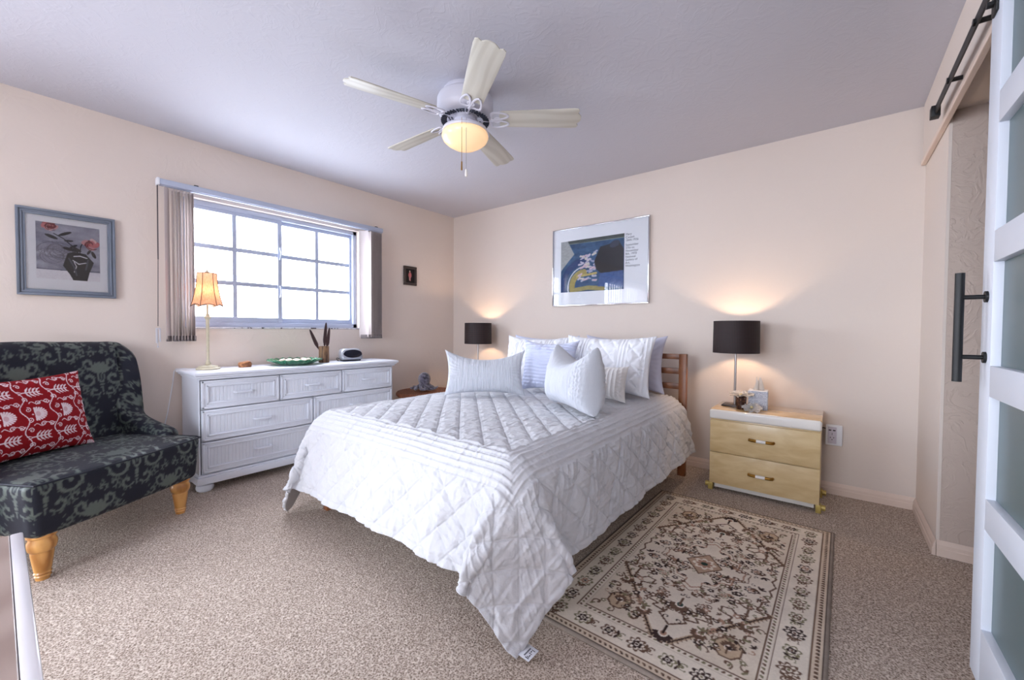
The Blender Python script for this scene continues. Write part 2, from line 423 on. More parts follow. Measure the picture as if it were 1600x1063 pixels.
# glass
n = N('window_glass'); n.t.nodes.remove(n.b)
gl = n.n('BsdfGlossy', i_Roughness=0.02); tr = n.n('BsdfTransparent'); mxs = n.n('MixShader', i_0=0.06)
n.l(tr.outputs[0], mxs.inputs[1]); n.l(gl.outputs[0], mxs.inputs[2]); n.l(mxs.outputs[0], n.out.inputs[0]); M_glass = n.m
n = N('frosted_glass'); n.set(Base_Color=col(100, 118, 120), Roughness=0.35); n.b.inputs['Transmission Weight'].default_value = 0.25
z = n.n('TexNoise', i_Scale=400.0); n.l(n.coord(), z.inputs['Vector']); n.bump(z.outputs[0], 0.05, 0.001); M_frost = n.m
n = N('picture_glass'); n.t.nodes.remove(n.b)
gl = n.n('BsdfGlossy', i_Roughness=0.015); tr = n.n('BsdfTransparent'); lw = n.n('Fresnel', i_IOR=1.36); mxs = n.n('MixShader')
n.l(lw.outputs[0], mxs.inputs[0]); n.l(tr.outputs[0], mxs.inputs[1]); n.l(gl.outputs[0], mxs.inputs[2]); n.l(mxs.outputs[0], n.out.inputs[0]); M_pglass = n.m

# window: frame, two sashes with muntins, sill
win = bpy.data.objects.new('window_1', None); COL.objects.link(win); win['kind'] = 'structure'; win.location = (-0.08, -1.96, WZ0); ROOT[win.name] = Vector(win.location)
bm = B(); fx0, fx1 = -0.115, -0.045
for a in ((WY0, WY0+0.035, WZ0+.012, WZ1), (WY1-0.035, WY1, WZ0+.012, WZ1), (WY0, WY1, WZ0+0.012, WZ0+0.05), (WY0, WY1, WZ1-0.035, WZ1)):
    box(bm, fx0, fx1, *a, 0.002)
obj('window_frame', bm, M_alu, win)
YM = -1.945
def sash(y0, y1, x, side):
    z0, z1 = WZ0+0.045, WZ1-0.03; s = 0.034
    bm = B()
    box(bm, x-0.014, x+0.014, y0, y0+s, z0, z1, 0.002); box(bm, x-0.014, x+0.014, y1-s, y1, z0, z1, 0.002)
    box(bm, x-0.014, x+0.014, y0+s, y1-s, z0, z0+s+0.012, 0.002); box(bm, x-0.014, x+0.014, y0+s, y1-s, z1-s, z1, 0.002)
    so = obj('sash', bm, M_alu, win)
    bm = B(); gy0, gy1, gz0, gz1 = y0+s, y1-s, z0+s+0.012, z1-s
    box(bm, x-0.005, x+0.005, (gy0+gy1)/2-0.014, (gy0+gy1)/2+0.014, gz0, gz1)
    for k in (1, 2):
        zc = gz0+(gz1-gz0)*k/3; box(bm, x-0.0052, x+0.0052, gy0, gy1, zc-0.016, zc+0.016)
    obj('muntin', bm, M_alu, so)
    bm = B(); box(bm, x-0.002, x+0.002, gy0, gy1, gz0, gz1); obj('pane', bm, M_glass, so, smooth=0)
    return so
s1 = sash(WY0+0.02, YM, -0.066, 0); s2 = sash(YM-0.03, WY1-0.02, -0.096, 1)
bm = B()
for zc in (1.40, 1.72): tube(bm, [(-0.050, YM-0.017, zc-0.05), (-0.036, YM-0.017, zc-0.02), (-0.030, YM-0.017, zc), (-0.036, YM-0.017, zc+0.02), (-0.050, YM-0.017, zc+0.05)], 0.007, 6)
obj('latch', bm, M_alu, s1)
n = N('marble_sill'); n.set(Roughness=0.25); z = n.n('TexNoise', i_Scale=30.0, i_Detail=6.0, i_Distortion=1.0); n.l(n.coord(), z.inputs['Vector'])
n.l(n.ramp(z.outputs[0], [(0.35, col(70, 64, 66)), (0.42, col(186, 184, 192)), (0.7, col(214, 212, 220))]), n.b.inputs['Base Color']); M_sill = n.m
bm = B(); box(bm, -0.118, 0.012, WY0, WY1, WZ0-0.0, WZ0+0.012, 0.003); obj('window_sill', bm, M_sill, win)

w2 = bpy.data.objects.new('added_window', None); COL.objects.link(w2); w2['kind'] = 'structure'; w2.location = (2.60, YB-0.06, NZ0); ROOT[w2.name] = Vector(w2.location)  # unseen window, added to brighten the bed and far wall
bm = B()
for xx in (NX0, (NX0+NX1)/2-0.02, NX1-0.04): box(bm, xx, xx+0.04, YB-0.09, YB-0.03, NZ0, NZ1, 0.002)
box(bm, NX0, NX1, YB-0.09, YB-0.03, NZ0, NZ0+0.04, 0.002); box(bm, NX0, NX1, YB-0.09, YB-0.03, NZ1-0.04, NZ1, 0.002); obj('window_frame', bm, M_alu, w2)
bm = B(); box(bm, NX0+0.03, NX1-0.03, YB-0.062, YB-0.058, NZ0+0.03, NZ1-0.03); obj('pane', bm, M_glass, w2, smooth=0)

# patio door behind the camera (lights the room, mirrored in the poster glass)
pd = bpy.data.objects.new('door_2', None); COL.objects.link(pd); pd['kind'] = 'structure'; pd.location = (-0.06, (SY0+SY1)/2, 0); ROOT[pd.name] = Vector(pd.location)
bm = B()
for a in ((SY0, SY0+0.05, 0, SZ), (SY1-0.05, SY1, 0, SZ), ((SY0+SY1)/2-0.03, (SY0+SY1)/2+0.03, 0.04, SZ-0.05)): box(bm, -0.09, -0.03, a[0], a[1], a[2], a[3], 0.002)
box(bm, -0.09, -0.03, SY0, SY1, 0, 0.04); box(bm, -0.09, -0.03, SY0, SY1, SZ-0.05, SZ)
obj('door_frame', bm, M_alu, pd)
bm = B(); box(bm, -0.062, -0.058, SY0+0.05, SY1-0.05, 0.04, SZ-0.05); obj('pane', bm, M_glass, pd, smooth=0)

# ------------------------------------------------------------------ barn door on its track
DF = 3.990
door = bpy.data.objects.new('door_1', None); COL.objects.link(door); door['kind'] = 'structure'; door.location = (DF, -2.1, 0.09); ROOT[door.name] = Vector(door.location)
dy0, dy1 = -1.668, -2.55; dz0, dz1 = 0.085, 2.085; st = 0.098; th = 0.036
rails = [(0.085, 0.255), (0.539, 0.625), (0.911, 0.997), (1.284, 1.370), (1.662, 1.748), (2.025, 2.085)]
bm = B()
box(bm, DF, DF+th, dy0-st, dy0, dz0, dz1, 0.0015); box(bm, DF, DF+th, dy1, dy1+st, dz0, dz1, 0.0015)
for a, b in rails: box(bm, DF+0.0003, DF+th, dy1+st-0.001, dy0-st+0.001, a, b, 0.0015)
obj('door_frame', bm, M_barn, door)
for (a, b), (c2, d) in zip(rails[:-1], rails[1:]):
    bm = B(); box(bm, DF+0.020, DF+0.026, dy1+st-0.004, dy0-st+0.004, b-0.004, c2+0.004); obj('glass_panel', bm, M_frost, door, smooth=0)
hx = 3.935; hy = -1.722
bm = B(); cyl(bm, (hx, hy, 0.945), (hx, hy, 1.262), 0.0105, seg=28)
hd = obj('door_handle', bm, M_black, door, 'long matte black bar pull')
for zc in (1.191, 1.018):
    bm = B(); cyl(bm, (hx, hy, zc), (DF, hy, zc), 0.0065); cyl(bm, (DF-0.006, hy, zc), (DF, hy, zc), 0.016, seg=28); obj('handle_post', bm, M_black, hd)
bm = B(); box(bm, DF-0.006, DF, -1.735, -1.690, 1.985, 2.16, 0.001); cyl(bm, (DF-0.006, -1.712, 2.175), (DF+0.03, -1.712, 2.175), 0.03, seg=24); cyl(bm, (DF-0.02, -1.712, 2.015), (DF-0.006, -1.712, 2.015), 0.010, seg=6)
obj('hanger', bm, M_black, door)
tr_ = thing('door_track', 'black steel sliding door track on spacers above the doorway', 'door track', (4.0, -1.6, 2.13))
RX = 4.006; RZ0 = 2.122
bm = B(); box(bm, RX-0.003, RX+0.003, -3.2, -0.64, RZ0-0.002, RZ0+0.036, 0.001); obj('track_rail', bm, M_black, tr_)
bm = B(); box(bm, RX-0.016, RX+0.016, -0.70, -0.655, RZ0-0.012, RZ0+0.040, 0.002); obj('end_stop', bm, M_black, tr_)
for yc in (-0.99, -1.40, -2.1, -2.8):
    bm = B(); cyl(bm, (RX-0.008, yc, RZ0+0.016), (W-0.018, yc, RZ0+0.016), 0.009); cyl(bm, (RX-0.009, yc, RZ0+0.016), (RX-0.003, yc, RZ0+0.016), 0.013, seg=6); obj('spacer', bm, M_black, tr_)

# ------------------------------------------------------------------ bed
BX0, BX1, BY0, BY1, BZ = 1.225, 2.755, -2.31, -0.31, 0.585
bed = thing('bed', 'stained pine bed frame with slatted headboard under the white quilt', 'bed', (1.99, -1.3, 0))
for px_ in (1.185, 2.741):
    bm = B(); box(bm, px_, px_+0.055, -0.302, -0.262, 0, 0.915, 0.003); obj('post', bm, M_pine, bed)
for z0, z1 in ((0.873, 0.913), (0.762, 0.806), (0.648, 0.692), (0.52, 0.562), (0.36, 0.44)):
    bm = B(); box(bm, 1.24, 2.741, -0.294, -0.270, z0, z1, 0.002); obj('slat', bm, M_pine, bed)
for x0 in (1.25, 2.70):
    bm = B(); box(bm, x0, x0+0.03, -2.285, -0.302, 0.30, 0.40, 0.002); obj('side_rail', bm, M_pine, bed)
bm = B(); box(bm, 1.25, 2.73, -2.285, -2.26, 0.30, 0.40, 0.002); obj('foot_rail', bm, M_pine, bed)
for x0 in (1.25, 2.685):
    bm = B(); box(bm, x0, x0+0.045, -2.26, -2.215, 0, 0.40, 0.002); obj('leg', bm, M_pine, bed)
bm = B(); box(bm, 1.97, 2.01, -2.275, -0.30, 0.33, 0.375); obj('centre_rail', bm, M_pine, bed)
M_matt = plain('mattress_ticking', (225, 225, 230), 0.8)
bm = rbox((1.50, 1.94, 0.165), 0.05, 0.06); bm.transform(Matrix.Translation((1.99, -1.315, 0.485)))
tag(obj('mattress', bm, M_matt), 'white mattress on the pine bed, under the quilt', 'mattress')

# quilt: laid over the rounded mattress edges, hanging as flaps at the corners, then relaxed as cloth
def drape():
    Wq, Lq, s = 2.30, 2.375, 0.0334
    nu, nv = int(round(Wq/s))+1, int(round(Lq/s))+1
    U = np.linspace(-Wq/2, Wq/2, nu); V = np.linspace(0, -Lq, nv)
    cx, y0 = 1.995, -0.345
    zt = BZ+0.014; hx = (BX1-BX0)/2-0.09; yl = BY0+0.09-y0      # edges where the rounding starts
    UU, VV = np.meshgrid(U, V); sx = np.sign(UU)
    ox = np.maximum(np.abs(UU)-hx, 0); oy = np.maximum(-(VV)+yl, 0)
    Rr, tm = 0.14, math.radians(77)
    def prof(r):
        th = np.minimum(r/Rr, tm); ex = np.maximum(r-Rr*tm, 0)
        return Rr*np.sin(th)+ex*math.cos(tm), Rr*(1-np.cos(th))+ex*math.sin(tm)
    rho = np.hypot(ox, oy); phi = np.arctan2(oy, ox); hor, drp = prof(rho)
    dl = phi-PI/4; kap = np.sin(2*phi)**0.75*np.clip((rho-0.15)/0.25, 0, 1); both = (ox > 0) & (oy > 0)
    lat = (hor+(rho-hor)*0.95*kap)*np.sin(dl); dia = hor*np.cos(dl)*(1-0.10*kap)+0.03*kap; dz = drp*(1-kap*(1-np.cos(dl)))
    lx_ = np.where(both, (dia-lat)/math.sqrt(2), np.where(ox > 0, hor, 0)); ly_ = np.where(both, (dia+lat)/math.sqrt(2), np.where(oy > 0, hor, 0))
    P = np.zeros((nv, nu, 3))
    P[..., 0] = cx+np.clip(UU, -hx, hx)+sx*lx_; P[..., 1] = y0+np.maximum(VV, yl)-ly_
    P[..., 2] = zt-np.where(both, dz, drp)
    # gentle sag and lift of the padded top
    P[..., 2] += 0.012*np.exp(-((UU/0.5)**2+((VV+1.3)/0.8)**2))
    # soft vertical folds where it hangs
    hang = np.clip(drp/0.35, 0, 1)
    P[..., 1] -= 0.012*hang*np.sin(UU*17+1.0)*(oy > 0); P[..., 0] += sx*0.010*hang*np.sin(VV*15)*(ox > 0)
    P[..., 2] = np.maximum(P[..., 2], 0.014)
    su, sv = U[1]-U[0], abs(V[1]-V[0]); sd = math.hypot(su, sv); fixed = (rho < 0.05)
    P0 = P.copy()
    for it in range(14):
        for off in (0, 1):
            for ax, rest in ((1, su), (0, sv)):
                Q = P if ax == 1 else P.transpose(1, 0, 2)
                A = Q[:, off:-1:2]; C = Q[:, off+1::2]; m = min(A.shape[1], C.shape[1]); d = C[:, :m]-A[:, :m]; L = np.linalg.norm(d, axis=-1, keepdims=True)+1e-9
                c = d*(0.35*(1-rest/L)); A[:, :m] += c; C[:, :m] -= c
        for ax, g in ((1, 2), (0, 2)):
            Q = P if ax == 1 else P.transpose(1, 0, 2); lap = (Q[:, :-2]+Q[:, 2:])/2-Q[:, 1:-1]; Q[:, 1:-1] += lap*0.18
        P[fixed] = P0[fixed]; P[..., 2] = np.maximum(P[..., 2], 0.014)
        P = P*0.93+P0*0.07
    return P, U, V
Pq, Uq, Vq = drape()
def cubic_up(A, k):
    """Catmull-Rom upsampling along axis 0"""
    n_ = A.shape[0]; t = np.arange((n_-1)*k+1)/k; i = np.minimum(t.astype(int), n_-2); f = (t-i)[:, None, None]
    g = lambda j: A[np.clip(j, 0, n_-1)]
    p0, p1, p2, p3 = g(i-1), g(i), g(i+1), g(i+2)
    return 0.5*((2*p1)+(-p0+p2)*f+(2*p0-5*p1+4*p2-p3)*f*f+(-p0+3*p1-3*p2+p3)*f**3)
K = 8
Pf = cubic_up(Pq, K); Pf = cubic_up(Pf.transpose(1, 0, 2), K).transpose(1, 0, 2)
nvf, nuf = Pf.shape[:2]
uf = np.linspace(Uq[0], Uq[-1], nuf)[None, :]*np.ones((nvf, 1)); vf = np.linspace(0, Vq[-1], nvf)[:, None]*np.ones((1, nuf))
def gridn(P):
    du = np.gradient(P, axis=1); dv = np.gradient(P, axis=0); n_ = np.cross(dv, du); return n_/np.maximum(np.linalg.norm(n_, axis=-1, keepdims=True), 1e-9)
Nf = gridn(Pf); Nf *= np.sign(Nf[nvf//2, nuf//2, 2])
def vnoise(x, y, seed):
    rg = np.random.RandomState(seed); g = rg.rand(256, 256)
    i = np.floor(x).astype(int); j = np.floor(y).astype(int); fx = x-i; fy = y-j; fx = fx*fx*(3-2*fx); fy = fy*fy*(3-2*fy); i %= 255; j %= 255
    return (g[j, i]*(1-fx)*(1-fy)+g[j, i+1]*fx*(1-fy)+g[j+1, i]*(1-fx)*fy+g[j+1, i+1]*fx*fy)-0.5
def tri(d, wd): return 1-np.exp(-(d/wd)**2)
def ridged(x, y, seed): return 0.5-np.abs(vnoise(x, y, seed))*2
def quilt_height(u, v, hem, s=0.150, band=(0.33, 0.50), amp=0.0065):
    wob = 0.006*vnoise(u*7+9, v*7+9, 77)
    a = (u+v+wob)/s; b = (u-v+wob)/s
    da = np.abs(a-np.round(a))*s*0.7; db = np.abs(b-np.round(b))*s*0.7; dm = np.minimum(da, db)
    dia = tri(dm, 0.014)*amp*1.5+0.0042*np.exp(-(np.abs(dm-0.006)/0.003)**2)
    nb = (hem-band[0])/0.0283; inb = (hem > band[0]) & (hem < band[1]); dn = np.abs(nb-np.round(nb))*0.0283
    rid = np.exp(-(dn/0.0042)**2)*0.0065
    h = np.where(inb, rid+0.002, dia)
    # narrow tucks running diagonally across the border triangles
    nd = (u*0.5+v+0.3*wob)/0.036; dd = np.abs(nd-np.round(nd))*0.036; h = h+np.where((hem < band[0]) & (hem > 0.03) & (np.floor(a).astype(int) % 2 == 0), np.exp(-(dd/0.0032)**2)*0.0045, 0)
    h -= 0.004*np.exp(-(np.abs(hem-0.028)/0.005)**2)
    topw = np.where(hem > band[1], 1.0, 0.75)
    crinkle = 0.0055*ridged(u*46, v*11+0.6*u, 1)*0.8+0.0028*ridged(u*12, v*42, 2)*topw+0.0022*ridged(u*90, v*50, 5)+0.005*vnoise(u*9+3, v*9+5, 3)
    return h+crinkle
hem = np.minimum(np.minimum(uf-Uq[0], Uq[-1]-uf), vf-Vq[-1])
h = quilt_height(uf, vf, hem)
hang = np.clip((BZ-0.05-Pf[..., 2])/0.2, 0, 1); onf = np.clip((Pf[..., 2]-0.02)/0.05, 0, 1)
fr_ = hang*(0.4+0.6*onf)
h += fr_*(0.008*vnoise(uf*6, vf*5, 11)+0.007*ridged(uf*26, vf*5, 12)*(vf < -1.95)+0.006*vnoise(uf*20, vf*20, 13))
Pd = Pf+Nf*h[..., None]; Pd[..., 2] = np.maximum(Pd[..., 2], 0.012)
# underside and hem make it a thick closed sheet
Pb = Pf-Nf*0.006; Pb[..., 2] = np.maximum(Pb[..., 2], 0.006)
def close_sheet(name, top, bot):
    nv_, nu_ = top.shape[:2]; n0 = nv_*nu_
    me = bpy.data.meshes.new(name); idx = np.arange(n0).reshape(nv_, nu_)
    q = np.stack([idx[:-1, :-1], idx[:-1, 1:], idx[1:, 1:], idx[1:, :-1]], -1).reshape(-1, 4)
    ring = np.concatenate([idx[0, :-1], idx[:-1, -1], idx[-1, :0:-1], idx[:0:-1, 0]]); nx_ = np.roll(ring, -1)
    side = np.stack([ring, ring+n0, nx_+n0, nx_], -1)
    allq = np.concatenate([q[:, ::-1], q+n0, side[:, ::-1]])
    V_ = np.concatenate([top.reshape(-1, 3), bot.reshape(-1, 3)])
    me.vertices.add(len(V_)); me.vertices.foreach_set('co', V_.reshape(-1).astype(np.float32))
    me.loops.add(allq.size); me.loops.foreach_set('vertex_index', allq.reshape(-1).astype(np.int32))
    me.polygons.add(len(allq)); me.polygons.foreach_set('loop_start', np.arange(0, allq.size, 4, dtype=np.int32))
    me.update(calc_edges=True); me.shade_smooth()
    uv = me.uv_layers.new(name='UVMap')
    return me
def cotton(name, rgb, rough=0.85, bump=0.25, bs=220.0, stretch=(1, 1, 1)):
    n = N(name); n.set(Base_Color=col(*rgb), Roughness=rough); n.b.inputs['Specular IOR Level'].default_value = 0.2; n.b.inputs['Sheen Weight'].default_value = 0.15
    z = n.n('TexNoise', i_Scale=bs, i_Detail=4.0); n.l(n.coord(stretch), z.inputs['Vector']); n.bump(z.outputs[0], bump, 0.003)
    return n.m
M_quilt = cotton('washed_cotton_quilt', (207, 208, 213), bump=0.5, bs=120.0)
q_o = link('quilt', close_sheet('quilt', Pd, Pb), M_quilt)
tag(q_o, 'white diamond-quilted bedspread hanging over the bed to the carpet', 'quilt')
# two sewn tags near the trailing corner
ci = nvf-1; cj = nuf-1
def quilt_tag(k, ln, wd, label, marks):
    p = Vector(Pd[nvf-1-k, nuf-1]); t = Vector(Pf[nvf-1-k-6, nuf-1]-Pf[nvf-1-k+ (0 if k < 6 else -6), nuf-1]).normalized()
    out = Vector(Pf[nvf-1-k, nuf-1]-Pf[nvf-1-k, nuf-8]); out.z = 0; out.normalize(); out = (out+Vector((0.25, -0.35, 0))).normalized()
    t.z *= 0.4; t.normalize(); nn = t.cross(out).normalized()
    if nn.dot(CAMLOC-p) < 0: nn = -nn
    Mx = Matrix(((t.x, out.x, nn.x, p.x), (t.y, out.y, nn.y, p.y), (t.z, out.z, nn.z, max(p.z, 0.022)+0.002), (0, 0, 0, 1)))
    bm = B(); box(bm, 0, wd, -0.005, ln, 0.0, 0.0015, 0.0004); o = obj('care_tag', bm, M_tag, q_o, label, M=Mx)
    bm = B()
    for a, b_, c_, d in marks: box(bm, a, b_, c_, d, 0.0015, 0.0022)
    obj('tag_print', bm, M_ink, o, M=Mx)
M_tag = plain('tag_satin', (214, 216, 224), 0.4); M_ink = plain('tag_ink', (30, 32, 48), 0.6)
quilt_tag(3, 0.042, 0.05, 'pale tag with dark lettering', [(0.010+0.004*i, 0.0125+0.004*i, 0.013, 0.018) for i in range(8)]+[(0.006, 0.0085, 0.022, 0.036), (0.011, 0.013, 0.025, 0.034), (0.015, 0.021, 0.030, 0.033), (0.024, 0.026, 0.022, 0.034), (0.029, 0.035, 0.024, 0.027), (0.038, 0.040, 0.022, 0.036)])
quilt_tag(20, 0.022, 0.042, 'short curled white tag', [(0.006+0.003*i, 0.0075+0.003*i, 0.005, 0.009) for i in range(9)]+[(0.006+0.003*i, 0.0075+0.003*i, 0.012, 0.015) for i in range(7)])

# ------------------------------------------------------------------ pillows
def pillow(name, w_, h_, t_, center, rz, lean, mat, label, group=None, seed=0, ears=0.035, sag=0.0, fn=None, n_=(110, 80), twist=0.0, flange=0.0, roll=0.0, plump=0.55, bottom=0.0):
    """stands on its lower long edge; center = middle of the lower edge; local x width, z height, y thickness"""
    nu_, nv_ = n_
    u, v = np.meshgrid(np.linspace(-1, 1, nu_), np.linspace(-1, 1, nv_))
    kk = 1+flange
    X = u*(1-ears/(w_/2)*(1-np.abs(v)**2.2)*np.abs(u)**1.0)*w_/2
    Z = v*(1-ears/(h_/2)*(1-np.abs(u)**2.2))*h_/2
    Z -= sag*np.clip(v, 0, 1)**1.5*(1-u**2)
    uu = np.clip(np.abs(u)*kk, 0, 1); vv = np.clip(np.abs(v)*kk, 0, 1)
    T = t_/2*((1-uu**2.6)**plump)*((1-vv**2.6)**plump)
    T *= 1+bottom*(-v)*0.5
    rg = seed*13.7
    wr = 0.010*vnoise(u*2.3+rg+20, v*2.3+rg+20, seed+20)+0.005*vnoise(u*7+rg+20, v*5+rg+20, seed+21)
    env = np.clip(T/(t_/2), 0, 1)**0.5
    # gathers radiating from the corners and edges
    ed = (1-np.maximum(np.abs(u), np.abs(v))); ang = np.arctan2(v, u)
    wr = wr+0.006*np.exp(-(ed/0.22)**2)*np.sin(ang*34+5*vnoise(u*3+30, v*3+30, seed+5))*env
    T = T+wr*env
    d = fn(X, Z, w_, h_) if fn is not None else 0.0
    Tf = T+d*env**0.3
    Yo = 0.02*vnoise(u*1.2+rg+40, v*1.2+rg+40, seed+7)*(1-env)
    zmin = Z.min()
    fr = np.stack([X, -Tf+Yo-0.002, Z-zmin], -1); bk = np.stack([X, T+Yo+0.002, Z-zmin], -1)
    for A in (fr, bk):
        if twist: A[..., 1] += twist*A[..., 0]*(A[..., 2]/h_)
    me = close_sheet(name, fr, bk)
    Mx = Matrix.Translation(Vector(center)) @ Matrix.Rotation(rz, 4, 'Z') @ Matrix.Rotation(-lean, 4, 'X') @ Matrix.Rotation(roll, 4, 'Y')
    me.transform(Mx)
    c_ = coords(me); mz = c_[:, 2].min(); me.transform(Matrix.Translation((0, 0, center[2]-mz)))
    o = link(name, me, mat); tag(o, label, 'pillow' if 'pillow' in name else 'cushion', group)
    return o
ZT = BZ+0.038
def ribs_v(p, wd, amp):
    return lambda X, Z, w_, h_: amp*np.exp(-((X/p-np.round(X/p))*p/wd)**2)
def ribs_h(p, wd, amp):
    return lambda X, Z, w_, h_: amp*np.exp(-((Z/p-np.round(Z/p))*p/wd)**2)
def sham_fn(X, Z, w_, h_):
    e = np.minimum(w_/2-np.abs(X), h_/2-np.abs(Z)*0+10)
    s = 0.11; a = (X+Z)/s; b = (X-Z)/s; d = np.minimum(np.abs(a-np.round(a)), np.abs(b-np.round(b)))*s*0.7
    p = 0.024; rib = np.exp(-((X/p-np.round(X/p))*p/0.004)**2)*0.005
    inner = (np.abs(X) < w_*0.20)
    xx = np.abs(X)/w_
    bandm = ((xx > 0.16) & (xx < 0.27)) | (xx > 0.40)
    return np.where(bandm, rib*1.3, tri(d, 0.012)*0.010)+0.006*vnoise(X*60+50, Z*25+50, 31)
M_sham = cotton('white_sham', (240, 242, 248)); M_lav = cotton('lavender_linen', (206, 212, 236), bs=300.0)
M_grey = cotton('pale_grey_weave', (206, 210, 219), bump=0.45, bs=160.0, stretch=(1, 1, 0.25)); M_cream = cotton('cream_weave', (236, 234, 232), bump=0.4, bs=160.0, stretch=(1, 1, 0.3))
M_lav2 = cotton('lavender_grey_linen', (196, 196, 214), bs=300.0)
pillow('bed_pillow', 0.68, 0.42, 0.16, (1.62, -0.455, ZT), 0.0, 0.12, M_lav, 'pale blue bed pillow at the back left against the headboard, behind the white sham', seed=1)
pillow('bed_pillow', 0.66, 0.43, 0.16, (2.36, -0.465, ZT), 0.0, 0.14, M_lav2, 'grey-lavender bed pillow at the back right nearest the headboard post', seed=2)
pillow('sham_pillow', 0.66, 0.43, 0.16, (1.645, -0.655, ZT), 0.04, 0.26, M_sham, 'white quilted sham pillow on the left, behind the pale grey lumbar pillow', seed=3, fn=sham_fn, n_=(200, 130))
pillow('sham_pillow', 0.72, 0.44, 0.18, (2.32, -0.72, ZT), -0.03, 0.26, M_sham, 'large white ribbed and quilted sham pillow on the right, in front of the lavender pillow', seed=4, fn=sham_fn, n_=(220, 130), ears=0.03)
def ruffle(X, Z, w_, h_):
    return 0.006*np.sin(Z*260+3*vnoise(X*9+60, Z*9+60, 41))*(0.4+0.6*(Z > h_*0.28))+0.014*vnoise(X*26+60, Z*44+60, 42)*(Z > h_*0.24)
pillow('ruffled_cushion', 0.46, 0.40, 0.19, (1.98, -0.95, ZT), 0.10, 0.22, M_lav, 'lavender cushion with ruffled top, in the middle of the pillows', seed=5, fn=ruffle, n_=(170, 150))
pillow('small_cushion', 0.36, 0.235, 0.11, (2.43, -0.96, ZT), -0.1, 0.18, M_cream, 'small cream ribbed cushion in front of the large right sham', seed=6, fn=ribs_v(0.03, 0.006, 0.005), n_=(150, 90), ears=0.015)
def weave(X, Z, w_, h_):
    return 0.0022*np.sin(X*2*PI/0.011)+0.0050*ridged(X*70+70, Z*14+70, 51)
pillow('lumbar_pillow', 0.57, 0.325, 0.17, (1.725, -1.34, ZT), 0.68, 0.14, M_grey, 'pale grey textured lumbar pillow on the left with pointed corners', seed=8, fn=weave, n_=(220, 110), ears=0.028, sag=0.045)
pillow('lumbar_pillow', 0.47, 0.375, 0.27, (2.45, -1.36, ZT), -0.54, 0.03, M_grey, 'plump pale grey cushion on the right with two peaked corners and a side seam', seed=9, fn=weave, n_=(200, 130), ears=0.03, sag=0.075, plump=0.40, bottom=0.3)

